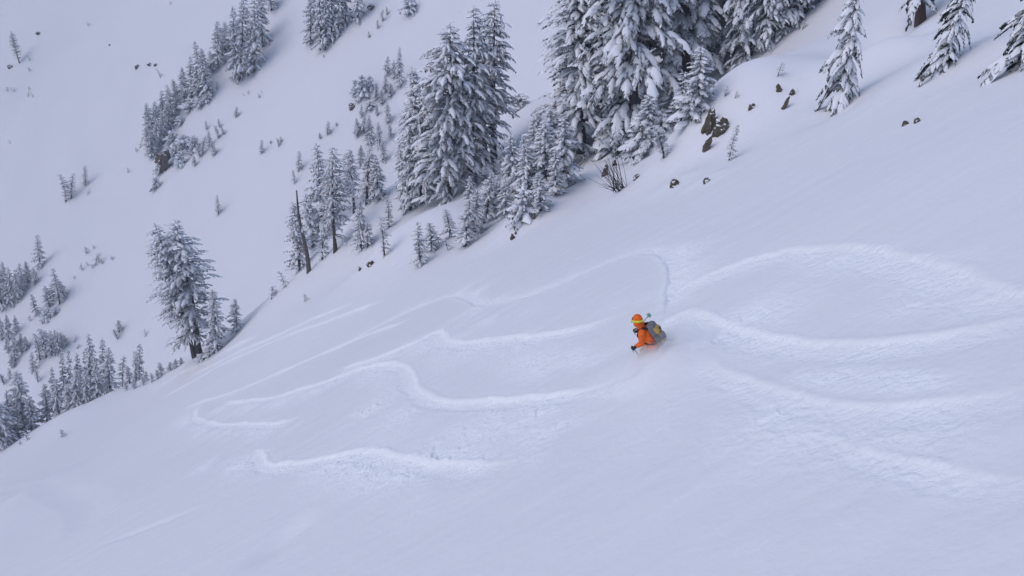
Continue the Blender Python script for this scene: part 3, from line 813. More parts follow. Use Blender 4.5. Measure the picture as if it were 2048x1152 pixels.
trees('sapling', [(59, 121, 58, 110, 12), (14, 182, 12, 173, 9), (24, 182, 23, 174, 9), (29, 182, 28, 175, 8), (58, 181, 57, 172, 9), (57, 193, 55, 184, 9), (66, 194, 65, 186, 8), (58, 143, 57, 134, 7), (176, 52, 174, 43, 9), (320, 154, 319, 138, 14), (20, 287, 18, 280, 8), (281, 295, 280, 280, 9), (272, 304, 271, 294, 8), (176, 389, 175, 379, 8), (340, 10, 341, 2, 8), (256, 345, 255, 334, 10), (488, 192, 487, 186, 7), (497, 188, 497, 180, 7), (518, 196, 517, 186, 8), (524, 186, 523, 180, 7)],
      'tiny half-buried conifer tip on the far slope', 'conifer tips dotted on the far slope')
trees('spire', [(131, 404, 129, 350, 20), (143, 396, 139, 348, 18), (171, 371, 168, 333, 15)], 'small conifer of the lonely trio on the far slope', 'lonely trio on the far slope')
tree('spire', 437, 428, 434, 390, 'single small conifer in the middle of the empty far slope', wid=15)
trees('mid', [(640, 100, 638, -60, 46), (622, 86, 620, -20, 40), (661, 84, 664, -70, 46), (690, 50, 690, -80, 46), (714, 45, 716, -60, 42), (652, 96, 650, -30, 40), (676, 70, 676, -60, 44)],
      'densely snow-coated conifer in the tight clump at the head of the gully', 'tight clump at the head of the gully')
tree('shrub', 818, 27, 820, -8, 'round snow-covered bush above the scattered small trees', wid=44, cat='shrub', name='snowy_bush')
trees('spire', [(755, 57, 754, 39, 14), (766, 42, 763, 18, 13), (774, 29, 773, 13, 11), (738, 75, 737, 63, 8), (648, 115, 646, 108, 9), (800, 28, 800, 22, 6)],
      'little conifer below the round snowy bush', 'little conifers below the round bush')
trees('mid', [(799, 173, 799, 93, 22), (787, 157, 788, 120, 18), (774, 151, 776, 111, 20), (771, 186, 770, 150, 22), (781, 192, 780, 166, 20), (752, 202, 752, 165, 20), (763, 208, 763, 178, 20), (754, 231, 754, 207, 12), (723, 235, 723, 208, 14)],
      'small conifer in the upper half of the scattered strip', 'upper half of the scattered strip')
trees('shrub', [(724, 196, 724, 150, 34), (712, 188, 711, 160, 24), (740, 182, 739, 152, 22), (740, 218, 740, 202, 30)], 'wide snow-loaded bush beside the scattered strip', 'bushes beside the scattered strip', cat='shrub', name='snowy_bush')
trees('mid', [(727, 266, 729, 230, 24), (715, 273, 713, 236, 24), (738, 287, 738, 229, 26), (777, 246, 773, 205, 24), (781, 276, 779, 246, 20), (759, 296, 757, 243, 24), (766, 324, 765, 280, 24), (808, 252, 807, 224, 11), (722, 330, 722, 290, 24)],
      'small conifer in the lower half of the scattered strip', 'lower half of the scattered strip')
trees('spire', [(598, 341, 598, 302, 18), (589, 366, 588, 340, 11), (523, 307, 523, 279, 13), (557, 294, 557, 276, 11), (562, 284, 561, 273, 8), (656, 269, 656, 242, 15), (640, 277, 639, 265, 9), (673, 252, 672, 243, 6), (541, 287, 541, 280, 5)],
      'small lone conifer on the open snow of the gully side', 'lone small conifers on the gully side')

# --- the pair of tall trees at the edge of the slope, and their neighbours
tree('stem', 386, 717, 314, 444, 'slimmer tree of the tall pair at the edge of the slope', wid=84, var=2)
tree('stem', 397, 709, 351, 437, 'broader tree of the tall pair at the edge of the slope', wid=124, var=1)
tree('mid', 433, 704, 425, 576, 'medium conifer right beside the tall pair', wid=56, var=0)
tree('mid', 473, 664, 470, 598, 'smaller conifer uphill of the tall pair', wid=38, var=1)
trees('shrub', [(420, 712, 420, 694, 34), (402, 722, 402, 708, 24)], 'snow-covered bush at the foot of the tall pair', 'bushes at the foot of the tall pair', cat='shrub', name='snowy_bush')
trees('sapling', [(568, 576, 576, 546, 32), (543, 599, 553, 572, 30), (610, 604, 608, 588, 16)], 'bent sapling poking over the crest below the snag', 'bent saplings below the snag')

# --- lower part of the gully
tree('spire', 80, 534, 75, 469, 'lone conifer above the crowded trees at the gully bottom', wid=26, var=2)
trees('sapling', [(172, 508, 170, 493, 16), (188, 498, 185, 490, 10), (192, 530, 190, 505, 16), (197, 524, 196, 510, 10), (164, 540, 162, 526, 10), (175, 532, 174, 523, 8), (184, 537, 183, 528, 8), (204, 528, 203, 519, 9), (225, 519, 223, 510, 8), (149, 557, 148, 551, 6), (60, 642, 60, 630, 8), (85, 648, 82, 636, 14), (292, 671, 287, 660, 12), (150, 683, 149, 672, 10), (155, 697, 155, 688, 10)],
      'tiny conifer tip on the open snow above the gully bottom', 'conifer tips above the gully bottom')
trees('mid', [(4, 622, -2, 527, 30), (22, 613, 18, 532, 30), (36, 605, 31, 536, 28), (55, 566, 52, 521, 26), (70, 568, 66, 534, 20), (12, 600, 8, 520, 30), (44, 586, 42, 525, 28), (-20, 615, -28, 525, 30)],
      'conifer in the dense dark patch at the edge of the gully bottom', 'dense dark patch in the gully bottom')
trees('spire', [(119, 609, 105, 537, 26), (99, 613, 88, 572, 26), (129, 592, 118, 555, 22), (73, 631, 63, 588, 18), (108, 600, 102, 566, 22)],
      'small conifer in the loose group beside the dense dark patch', 'loose group in the gully')
trees('shrub', [(95, 637, 94, 618, 30), (110, 628, 108, 614, 24)], 'low snowy bush beside the loose group', 'low bushes in the gully', cat='shrub', name='snowy_bush')
trees('mid', [(18, 680, 16, 625, 20), (33, 667, 28, 630, 18), (4, 680, 0, 632, 22), (31, 722, 30, 668, 24), (44, 703, 45, 664, 24), (16, 705, 12, 676, 18), (52, 700, 54, 672, 20), (25, 735, 22, 708, 18)],
      'frosted conifer in the pale patch low in the gully', 'pale patch low in the gully')
trees('spire', [(80, 720, 72, 664, 22), (91, 716, 90, 660, 22), (104, 711, 102, 660, 22), (117, 706, 115, 663, 20), (133, 690, 129, 668, 20), (86, 700, 82, 660, 20), (97, 700, 96, 664, 20), (111, 696, 109, 660, 20), (124, 694, 121, 664, 20)],
      'small dark conifer in the tight row across the gully', 'tight row across the gully')
trees('spire', [(66, 743, 63, 704, 18), (76, 764, 73, 735, 12), (20, 757, 18, 735, 10), (239, 664, 236, 640, 18), (235, 678, 228, 656, 14), (8, 768, 2, 745, 16)],
      'slim single conifer on the gully floor', 'single conifers on the gully floor')
tree('mid', 188, 818, 182, 660, 'tallest conifer of the crowd behind the rolling crest', wid=44, t=126)
tree('mid', 228, 808, 221, 692, 'broad dark conifer at the uphill end of the crowd behind the crest', wid=46, t=124)
tree('mid', 44, 872, 40, 738, 'wide bushy conifer rising beside the very dark one at the crest', wid=62, t=126)
trees('mid', [(212, 812, 209, 671, 36, 132), (160, 830, 153, 703, 34, 132), (170, 822, 166, 698, 22, 140), (138, 832, 136, 692, 30, 140), (126, 832, 124, 698, 30, 135), (106, 836, 104, 730, 26, 134), (120, 836, 118, 754, 40, 124), (94, 845, 92, 765, 40, 126), (160, 828, 159, 738, 40, 122), (179, 824, 177, 738, 34, 122), (24, 880, 22, 776, 46, 124), (66, 862, 64, 790, 40, 124), (200, 815, 198, 720, 34, 122), (142, 830, 140, 770, 36, 122)],
      'snowy conifer in the crowd rising from behind the rolling crest', 'crowd of trees behind the rolling crest')
tree('big', 4, 895, -6, 800, 'very dark bushy conifer at the lowest end of the crest', wid=95, t=122)
trees('spire', [(251, 800, 249, 706, 20, 130), (267, 795, 265, 730, 20, 126), (278, 790, 278, 706, 22, 128), (285, 786, 282, 686, 24, 130), (258, 798, 256, 762, 22, 116), (272, 792, 270, 756, 22, 115), (290, 784, 288, 752, 22, 114), (306, 775, 304, 748, 24, 113), (318, 768, 316, 738, 22, 113), (326, 764, 324, 724, 22, 114), (342, 752, 340, 724, 22, 113), (352, 745, 351, 718, 20, 112), (364, 738, 362, 714, 18, 112), (296, 780, 297, 742, 20, 116)],
      'small conifer peeking over the crest downhill of the tall pair', 'small trees peeking over the crest')
trees('sapling', [(55, 880, 52, 861, 16), (124, 874, 121, 859, 14), (16, 892, 14, 876, 16), (42, 889, 39, 880, 12), (4, 898, 0, 886, 10)],
      'tiny sapling tip sticking out of the near side of the crest', 'sapling tips on the near side of the crest')

# ------------------------------------------------------------------ the dead snag
def tube_obj(name, path, radii, mat, parent=None, seg=7):
    V, Fc = tube([np.array(p, dtype=float) for p in path], radii, seg)
    return link(name, mesh_np(name, V, Fc, [mat]), parent)

def build_snag():
    rng = random.Random(5)
    B, t = hit(617, 545)
    root = link('dead_tree', None); root.location = B
    v = (576.0 - 380) / F_PX
    zt = B[1] * (v * CP - SP) / (CP + v * SP); h = zt - B[2]
    xt = (592 - 1024.0) / F_PX * (B[1] * CP - zt * SP) - B[0]
    path = [np.array([xt * u + 0.12 * math.sin(7 * u), 0.1 * math.sin(5 * u), -0.6 + (h + 0.6) * u]) for u in np.linspace(0, 1, 13)]
    tube_obj('trunk', path, [0.29 * (1 - 0.8 * u) + 0.02 for u in np.linspace(0, 1, 13)], M_DEAD, root, 9)
    for i in range(13):
        u = rng.uniform(0.32, 0.95)
        p = path[0] * (1 - u) + path[-1] * u
        a = rng.uniform(0, 6.28) if i > 2 else math.pi + rng.uniform(-0.4, 0.4)
        l = rng.uniform(0.5, 1.7) * (1.2 - u) + 0.3
        if i < 3: l *= 1.8; 
        d = np.array([math.cos(a), math.sin(a), rng.uniform(-0.25, 0.1)])
        q = [p, p + d * l * 0.5 + ZU * 0.05 * l, p + d * l - ZU * 0.15 * l]
        br = tube_obj('branch', q, [0.06, 0.045, 0.012], M_DEAD, root, 5)
        SVs, SFs = [], []
        FVs, FFs = [], []
        add_bough(rng, p + d * l * 0.35, a, l * 0.8, 0.0, 0.35, 6, 0.7, FVs, FFs, SVs, SFs)
        if SVs: tag(link('snow_load', mesh_np('snow_load', SVs, SFs, [M_SNOW]), br), kind='stuff')
    tag(root, 'grey dead snag with a broken top and few bare branches', 'dead tree')
build_snag()

# ------------------------------------------------------------------ bare bush of thin twigs
def build_bush():
    rng = random.Random(8)
    mt = mat_plain('twig_bark', (0.045, 0.035, 0.04), 0.9)
    B, t = hit(1247, 376)
    root = link('bare_bush', None); root.location = B
    k = t / F_PX
    for i in range(46):
        f = i / 45
        # fan in picture terms: from upright to lying toward the valley
        ang = R_(100 + 78 * f + rng.uniform(-6, 6))
        l = (66 - 22 * f + rng.uniform(-22, 6)) * k * 1.25
        bx = rng.uniform(-0.7, 0.4)
        p0 = np.array([bx, rng.uniform(-0.3, 0.3), -0.25])
        d = np.array([math.cos(ang) * 0.85, rng.uniform(-0.35, 0.35), math.sin(ang) + 0.1])
        m = p0 + d * l * 0.55 + np.array([0, 0, 0.06 * l])
        e = p0 + d * l + np.array([rng.uniform(-0.1, 0.02), 0, 0.12 * l])
        tube_obj('twig', [p0, m, e], [0.016, 0.012, 0.006], mt, root, 4)
    tag(root, 'bare leafless bush of thin dark twigs fanning out of the snow', 'bush')
build_bush()

# ------------------------------------------------------------------ rocks
def rock(px, py, sx, sy, label, seed, group=None, flat=0.7, sink=0.30, cat='rock'):
    """sx, sy: size in the picture in pixels"""
    rng = random.Random(seed)
    B, t = hit(px, py + sy * 0.35)
    k = t / F_PX
    import bmesh
    bm = bmesh.new()
    bmesh.ops.create_icosphere(bm, subdivisions=3, radius=1.0)
    offs = [(Vector((rng.uniform(-1, 1), rng.uniform(-1, 1), rng.uniform(-1, 1))).normalized(), rng.uniform(0.5, 0.85)) for _ in range(14)]
    for v in bm.verts:
        c = v.co.copy()
        for nrm_, d_ in offs:          # cut facets
            e = c.dot(nrm_) - d_
            if e > 0: c -= nrm_ * e * 0.92
        from mathutils import noise as mn
        c += c.normalized() * (0.30 * mn.noise(c * 2.1 + Vector((seed, 0, 0))) + 0.26 * mn.noise(c * 5.3 + Vector((0, seed, 0))))
        v.co = Vector((c.x * sx * k * 0.8, c.y * sx * k * 0.6, c.z * sy * k * 0.92))
    me = bpy.data.meshes.new('rock'); bm.to_mesh(me); bm.free()
    me.materials.append(M_ROCK)
    o = link('rock', me)
    o.location = (B[0], B[1], B[2] + sy * k * (0.42 - sink))
    o.rotation_euler = (rng.uniform(-0.25, 0.25), rng.uniform(-0.3, 0.3), rng.uniform(0, 6.28))
    tag(o, label, cat, group)
    return o
rock(1418, 240, 22, 44, 'upright slab of brown rock in the outcrop under the big trees', 1)
rock(1442, 255, 25, 28, 'blocky brown rock beside the upright slab of the outcrop', 2)
rock(1414, 289, 13, 28, 'narrow brown rock below the outcrop slab', 3)
rock(1502, 212, 11, 11, 'small rounded rock uphill of the brown outcrop', 4)
rock(1559, 177, 9, 15, 'small teardrop shaped rock on the snow bank', 5)
rock(1584, 184, 11, 13, 'small snow-capped rock next to the teardrop one', 6)
rock(1568, 207, 8, 26, 'thin upright sliver of rusty rock on the bank', 7)
rock(1809, 247, 9, 14, 'slimmer of the two small rocks on the open slope', 8)
rock(1832, 241, 10, 13, 'rounder of the two small rocks on the open slope', 9)
rock(1350, 367, 15, 15, 'snow-crusted low rock uphill of the bare bush', 10)
rock(1412, 360, 13, 13, 'round grey rock standing clear in smooth snow', 11)
rock(742, 524, 17, 12, 'flat brown rock under the bushy tree at the brink', 12)
rock(720, 538, 5, 8, 'small dark stone at the bottom of the little rock face', 13)
rock(1025, 474, 8, 14, 'dark stone at the lower end of the steep bank', 14)
rock(1068, 434, 6, 10, 'small dark stone sticking out of the steep bank', 15)
rock(1032, 466, 4, 6, 'pebble-sized dark stone on the lower end of the bank', 16)
rock(331, 322, 26, 34, 'dark rock face under the far tree band', 17, sink=0.1)
rock(703, 212, 12, 10, 'small grey rock near the wide snowy bushes', 18)
rock(742, 14, 18, 8, 'dark rock edge above the little far conifers', 19, sink=0.1)
for i, (px, py, a, b) in enumerate([(300, 128, 8, 4), (312, 129, 7, 4), (275, 133, 9, 5), (20, 133, 9, 7), (78, 66, 7, 5), (220, 90, 4, 3)]):
    rock(px, py, a, b, 'small stone almost buried on the hazy far slope', 30 + i, 'buried stones on the far slope')
for i, (px, py, a, b) in enumerate([(1210, 343, 10, 20), (1229, 327, 8, 12), (1273, 353, 12, 10)]):
    rock(px, py, a, b, 'dark stone beside the bare bush', 40 + i, 'stones around the bare bush')

# fallen stem and arching branch under the big stand
def log_at(name, pix, radii, label, cat, mat=M_BARK, lift=0.2, snow=True):
    pts = []
    for (px, py, dt) in pix:
        if dt > 20: p = pt(px, py, dt)
        else:
            p, t = hit(px, py); p = p * (1 - dt / t) if dt else p
        pts.append(np.array(p) + ZU * lift)
    o = tube_obj(name, pts, radii, mat, None, 7)
    if snow:
        V = [p + ZU * r * 0.75 for p, r in zip(pts, radii)]
        tag(link('snow_load', mesh_np('snow_load', *tube(V, [r * 0.9 for r in radii], 6), [M_SNOW]), o), kind='stuff')
    tag(o, label, cat)
log_at('fallen_log', [(1508, 118, 68.5), (1545, 94, 67), (1580, 66, 66)], [0.28, 0.24, 0.16], 'snow-topped fallen trunk leaning out of the ridge stand', 'log', lift=0.0)
log_at('broken_branch', [(1137, 318, 0.3), (1152, 312, 1.4), (1166, 314, 1.8), (1169, 320, 1.6), (1160, 334, 0.8), (1146, 346, 0.2)], [0.08, 0.08, 0.075, 0.07, 0.05, 0.02], 'arching broken branch below the dark bare trunk', 'branch', lift=0.1, snow=False)
log_at('fallen_twig', [(1116, 374, 0.0), (1130, 377, 0.0), (1150, 368, 0.0), (1162, 350, 0.0)], [0.02, 0.03, 0.035, 0.02], 'thin dark twig lying on the snow bank', 'twig', lift=0.03, snow=False)

# ------------------------------------------------------------------ the skier
DG = None
def bm_capsules(chains, seg=12):
    """chains: list of [(x,y,z,r) or (x,y,z,rx,ry)...] -> merged soup of rounded tubes"""
    V, Fc = [], []
    for ch in chains:
        pts = [np.array(c[:3], dtype=float) for c in ch]; rad = [c[3] for c in ch]
        # rounded ends
        d0 = nrm(pts[0] - pts[1]); d1 = nrm(pts[-1] - pts[-2])
        P = [pts[0] + d0 * rad[0] * 0.97, pts[0] + d0 * rad[0] * 0.7] + pts + [pts[-1] + d1 * rad[-1] * 0.7, pts[-1] + d1 * rad[-1] * 0.97]
        Rr = [rad[0] * 0.25, rad[0] * 0.72] + rad + [rad[-1] * 0.72, rad[-1] * 0.25]
        v, f = tube(P, Rr, seg)
        o = len(V); V.extend(v); Fc.extend([tuple(i + o for i in q) for q in f])
    return V, Fc

def fused(name, chains, mat, parent, voxel=0.011, smooth=6, ellipsoids=()):
    V, Fc = bm_capsules(chains)
    for (c, ax, radii) in ellipsoids:      # centre, 3 axes (rows), 3 radii
        o = len(V); n1, n2 = 9, 14
        for i in range(n1 + 1):
            a = math.pi * i / n1
            for j in range(n2):
                b = 2 * math.pi * j / n2
                u = (math.sin(a) * math.cos(b), math.sin(a) * math.sin(b), math.cos(a))
                V.append(np.array(c) + sum(np.array(ax[q]) * radii[q] * u[q] for q in range(3)))
        for i in range(n1):
            for j in range(n2):
                k = (j + 1) % n2
                Fc.append((o + i * n2 + j, o + (i + 1) * n2 + j, o + (i + 1) * n2 + k, o + i * n2 + k))
    me = mesh_np(name, V, Fc, [mat])
    ob = link(name, me, parent)
    m = ob.modifiers.new('fuse', 'REMESH'); m.mode = 'VOXEL'; m.voxel_size = voxel; m.use_smooth_shade = True
    m2 = ob.modifiers.new('soft', 'SMOOTH'); m2.iterations = smooth; m2.factor = 0.5
    bpy.context.view_layer.update()
    dg = bpy.context.evaluated_depsgraph_get()
    me2 = bpy.data.meshes.new_from_object(ob.evaluated_get(dg))
    ob.modifiers.clear()
    ob.data = me2
    me2.materials.clear(); me2.materials.append(mat)
    me2.polygons.foreach_set('use_smooth', np.ones(len(me2.polygons), dtype=bool))
    return ob

def build_skier():
    T0 = 18.7
    P0 = pt(1180 + 832 / 6.4, 570 + 785 / 6.4, T0)           # pelvis
    Fw = nrm(np.array([-0.95, 0.31, 0.0])); Lf = np.array([-Fw[1] * 1.0, Fw[0], 0.0]); Lf = np.cross(ZU, Fw)
    A = nrm(ZU * 0.79 + Fw * 0.61)                           # spine
    Bk = nrm(np.cross(A, Lf)); Bk = Bk if Bk @ Fw < 0 else -Bk # out of the back
    O = P0                                                   # everything below is relative to the pelvis
    neck = A * 0.58
    def at(zx, zy, t): return pt(1180 + zx / 6.4, 570 + zy / 6.4, t) - O
    head = neck + A * 0.08 + np.array([-0.075, 0.0, 0.125])
    Fh = nrm(np.array([-0.70, 0.72, 0.0])); Lh = np.cross(ZU, Fh)
    sl = neck - A * 0.07 + Lf * 0.19; sr = neck - A * 0.07 - Lf * 0.19
    el = sl + np.array([0.025, 0.03, -0.285]); wl = el + np.array([-0.145, 0.05, -0.185])
    hl = at(553, 805, T0 - 0.08); wl = hl + nrm(el - hl) * 0.085
    hr = at(578, 582, T0 + 0.22); er = sr + np.array([-0.04, 0.12, -0.22]); wr = hr + nrm(er - hr) * 0.085
    hipl = Lf * 0.10 - A * 0.02; hipr = -Lf * 0.10 - A * 0.02
    kl = hipl + np.array([-0.27, 0.05, -0.28]); kr = hipr + np.array([-0.25, 0.16, -0.29])
    al = kl + np.array([0.17, 0.0, -0.36]); ar = kr + np.array([0.17, 0.02, -0.36])
    tl = al + Fw * 0.17 - ZU * 0.05; trr = ar + Fw * 0.17 - ZU * 0.05

    skin = mat_plain('skin', (0.55, 0.33, 0.24), 0.6, 0.05)
    orange = mat_plain('orange_shell', (0.90, 0.14, 0.002), 0.62, 0.10, 26)
    nt_ = orange.node_tree; bs_ = nt_.nodes['Principled BSDF']
    wz = N(nt_, 'ShaderNodeTexNoise'); wz.inputs['Scale'].default_value = 9.0; wz.inputs['Detail'].default_value = 2; wz.inputs['Distortion'].default_value = 1.6
    tcw = N(nt_, 'ShaderNodeTexCoord'); nt_.links.new(tcw.outputs['Object'], wz.inputs['Vector'])
    bw_ = N(nt_, 'ShaderNodeBump'); bw_.inputs['Strength'].default_value = 0.8; bw_.inputs['Distance'].default_value = 0.05
    nt_.links.new(wz.outputs['Fac'], bw_.inputs['Height']); nt_.links.new(bw_.outputs[0], bs_.inputs['Normal'])
    tan = mat_plain('tan_trousers', (0.30, 0.21, 0.10), 0.75, 0.12, 30)
    black = mat_plain('black_fabric', (0.012, 0.012, 0.014), 0.7, 0.2)
    yellow = mat_plain('yellow_strap', (0.80, 0.78, 0.02), 0.5, 0.05)
    grey = mat_plain('grey_pack_cloth', (0.16, 0.165, 0.175), 0.8, 0.12, 30)
    lgrey = mat_plain('pale_grey_pack_cloth', (0.27, 0.275, 0.29), 0.8, 0.12, 30)
    ochre = mat_plain('ochre_pack_cloth', (0.50, 0.32, 0.09), 0.75, 0.12, 30)
    green = mat_plain('green_plastic', (0.03, 0.26, 0.09), 0.45, 0.08)
    alu = mat_plain('dark_pole_shaft', (0.02, 0.02, 0.023), 0.35, 0.1, metallic=0.3)
    lens = mat_plain('goggle_lens', (0.03, 0.025, 0.03), 0.12, 0.05)

    def c(p, r): return (p[0], p[1], p[2], r)
    # body: one continuous figure under the clothes
    fingers_l = []
    body = fused('person', [
        [c(A * -0.02, 0.12), c(A * 0.16, 0.105), c(A * 0.34, 0.125), c(A * 0.48, 0.12), c(neck - A * 0.02, 0.06), c(head - ZU * 0.06, 0.055)],
        [c(sl - Lf * 0.02, 0.058), c(el, 0.045), c(wl, 0.033)], [c(sr + Lf * 0.02, 0.058), c(er, 0.045), c(wr, 0.033)],
        [c(sl, 0.06), c(sr, 0.06)],
        [c(wl, 0.03), c(hl, 0.036)], [c(wr, 0.03), c(hr, 0.036)],
        [c(hipl, 0.085), c(kl, 0.058), c(al, 0.042), c(tl, 0.035)], [c(hipr, 0.085), c(kr, 0.058), c(ar, 0.042), c(trr, 0.035)]],
        skin, None, voxel=0.014, ellipsoids=[(head, (Fh, Lh, ZU), (0.092, 0.075, 0.118)), (head + Fh * 0.088 - ZU * 0.018, (Fh, Lh, ZU), (0.022, 0.014, 0.026)),
                                             (head + Fh * 0.06 - ZU * 0.085, (Fh, Lh, ZU), (0.035, 0.04, 0.03))])
    body.name = 'person'
    body.location = O
    tag(body, 'skier in orange hooded jacket and tan trousers, crouched and turning in deep powder', 'person')
    # jacket with hood
    jk = fused('jacket', [
        [c(A * -0.10, 0.185), c(A * 0.05, 0.165), c(A * 0.25, 0.155), c(A * 0.42, 0.165), c(A * 0.52, 0.12)],
        [c(A * 0.30 + Lf * 0.05, 0.14), c(A * 0.02 + Lf * 0.06, 0.15)], [c(A * 0.30 - Lf * 0.05, 0.14), c(A * 0.02 - Lf * 0.06, 0.15)],
        [c(sl, 0.088), c(sr, 0.088)],
        [c(sl - Lf * 0.03, 0.092), c(sl * 0.5 + el * 0.5, 0.083), c(el + np.array([0.012, 0, -0.01]), 0.078), c(el * 0.5 + wl * 0.5, 0.066), c(wl, 0.052)],
        [c(sr + Lf * 0.03, 0.092), c(sr * 0.5 + er * 0.5, 0.083), c(er, 0.075), c(wr, 0.05)],
        [c(neck - A * 0.06, 0.11), c(neck + A * 0.02, 0.095), c(head - ZU * 0.06 - Fw * 0.015, 0.092)]],
        orange, body, voxel=0.012, smooth=4)
    # hood: shell around the head, open at the face
    hd = fused('hood', [[c(head - ZU * 0.10 - Fh * 0.01, 0.085), c(head - ZU * 0.02 - Fh * 0.025, 0.10)]], orange, body, voxel=0.010, smooth=3,
               ellipsoids=[(head + ZU * 0.035 - Fh * 0.02, (Fh, Lh, ZU), (0.122, 0.108, 0.125))])
    # goggles: yellow strap running round the hood, dark lens in front
    V, Fc = [], []
    n = 40
    for i in range(n):
        a = 2 * math.pi * i / n
        for (dz, k) in ((-0.026, 1.03), (0.026, 1.015), (0.026, 1.06), (-0.026, 1.075)):
            r = Fh * 0.122 * math.cos(a) * k + Lh * 0.109 * math.sin(a) * k
            V.append(head + ZU * (0.012 + dz + 0.030 * math.cos(a) * -1.1) - Fh * 0.02 + r)
    for i in range(n):
        j = (i + 1) % n
        for q in range(4):
            w = (q + 1) % 4
            Fc.append((4 * i + q, 4 * j + q, 4 * j + w, 4 * i + w))
    gg = link('goggles', mesh_np('goggles', V, Fc, [yellow]), body)
    V, Fc = [], []
    for i in range(11):
        a = R_(-50) + R_(100) * i / 10
        for (dz, k) in ((-0.055, 1.10), (0.05, 1.06), (0.05, 1.15), (-0.055, 1.19)):
            V.append(head + ZU * (-0.012 + dz) - Fh * 0.02 + Fh * 0.118 * math.cos(a) * k + Lh * 0.105 * math.sin(a) * k)
    for i in range(10):
        for q in range(4):
            w = (q + 1) % 4
            Fc.append((4 * i + q, 4 * i + 4 + q, 4 * i + 4 + w, 4 * i + w))
    Fc += [(0, 1, 2, 3), (43, 42, 41, 40)]
    link('lens', mesh_np('lens', V, Fc, [lens]), gg)
    # trousers
    fused('trousers', [[c(A * 0.04, 0.15), c(A * -0.07, 0.155)],
                       [c(hipl, 0.125), c(hipl * 0.4 + kl * 0.6, 0.11), c(kl, 0.098), c(kl * 0.5 + al * 0.5, 0.092), c(al, 0.09)],
                       [c(hipr, 0.125), c(hipr * 0.4 + kr * 0.6, 0.11), c(kr, 0.098), c(kr * 0.5 + ar * 0.5, 0.092), c(ar, 0.09)]], tan, body, voxel=0.013, smooth=3)
    for (a_, t_) in ((al, tl), (ar, trr)):
        fused('boot', [[c(a_ + ZU * 0.12, 0.072), c(a_, 0.07), c(a_ - ZU * 0.06, 0.06), c(t_ - ZU * 0.01, 0.05)]], black, body, voxel=0.012, smooth=2)

    # poles
    hlg, hrg = hl + np.array([0, 0, 0]), hr
    pd_l = nrm(at(640, 918, T0 + 0.12) - hl)
    best = min((abs(np.linalg.norm(at(757, 386, T0 + 0.22 + 0.02 * i) - hr) - 1.085), i) for i in range(5, 90))[1]
    pd_r = nrm(at(757, 386, T0 + 0.22 + 0.02 * best) - hr)
    def glove(w, h, axis):
        """palm and five fingers closed round the grip"""
        ax = nrm(axis); fw = nrm(h - w); fw = nrm(fw - ax * (fw @ ax)); side = np.cross(ax, fw)
        ch = [[c(w, 0.042), c(h - fw * 0.012 + side * 0.022, 0.038)]]
        for i, (o_, l_) in enumerate(((0.036, 0.95), (0.013, 1.05), (-0.011, 1.0), (-0.034, 0.8))):
            b = h - ax * o_ + side * 0.026
            ch.append([c(b, 0.0145), c(b + fw * 0.034 * l_ + side * -0.004, 0.014), c(b + fw * 0.042 * l_ - side * 0.036, 0.0135), c(b + fw * 0.016 * l_ - side * 0.052, 0.012)])
        b = h - ax * 0.03 - fw * 0.012
        ch.append([c(b + side * 0.014, 0.016), c(b - side * 0.022 + fw * 0.0, 0.0155), c(b - side * 0.036 + fw * 0.026 - ax * 0.01, 0.0135)])
        ch.append([c(w - (h - w) * 0.9, 0.05), c(w + (h - w) * 0.1, 0.047)])
        return fused('glove', ch, black, body, voxel=0.0065, smooth=2)
    glove(wl, hl, -pd_l)
    glove(wr, hr, -pd_r)

    def pole(h, d, length, label):
        root = link('ski_pole', None); root.location = O + h
        tube_obj('shaft', [d * 0.05, d * 0.5, d * length], [0.0105, 0.010, 0.0075], alu, root, 8)
        tube_obj('grip', [d * -0.075, d * -0.06, d * -0.02, d * 0.03, d * 0.075], [0.014, 0.021, 0.0165, 0.0165, 0.014], green if d[1] > 0.5 else black, root, 10)
        # snowflake basket: hub and six arms with a tip ring piece
        a = nrm(np.cross(d, ZU)); b = np.cross(d, a)
        q = d * (length - 0.075)
        bk = tube_obj('basket', [q - d * 0.012, q + d * 0.012], [0.014, 0.016], green, root, 10)
        for i in range(6):
            w = math.pi / 3 * i
            r = a * math.cos(w) + b * math.sin(w); s_ = -a * math.sin(w) + b * math.cos(w)
            V = []
            for (u, hw) in ((0.010, 0.008), (0.032, 0.007), (0.040, 0.019), (0.058, 0.016), (0.062, 0.004)):
                for z_ in (-0.004, 0.004):
                    V += [q + r * u + s_ * hw + d * z_, q + r * u - s_ * hw + d * z_]
            Fc = []
            for k in range(4):
                i0 = 4 * k
                Fc += [(i0, i0 + 4, i0 + 5, i0 + 1), (i0 + 2, i0 + 3, i0 + 7, i0 + 6), (i0, i0 + 2, i0 + 6, i0 + 4), (i0 + 1, i0 + 5, i0 + 7, i0 + 3)]
            Fc += [(0, 1, 3, 2), (16, 18, 19, 17)]
            link('basket_arm', mesh_np('basket_arm', V, Fc, [green], smooth=False), bk)
        tube_obj('tip', [d * length, d * (length + 0.045)], [0.006, 0.002], alu, root, 6)
        st = [d * -0.06, d * -0.03 + np.array([0.01, -0.02, -0.05]), np.array([0.012, -0.02, -0.12]), d * -0.05 + np.array([0.0, 0.0, -0.03])]
        tube_obj('wrist_strap', st, [0.006] * 4, black, root, 4)
        tag(root, label, 'ski pole')
    pole(hl, pd_l, 1.16, 'dark ski pole planted in the snow under the gloved hand')
    pole(hr, pd_r, 1.16, 'ski pole held level with its green snowflake basket behind the shoulder')

    # backpack
    bp = link('backpack', None); bp.location = O
    base = Bk * 0.155 + A * 0.02
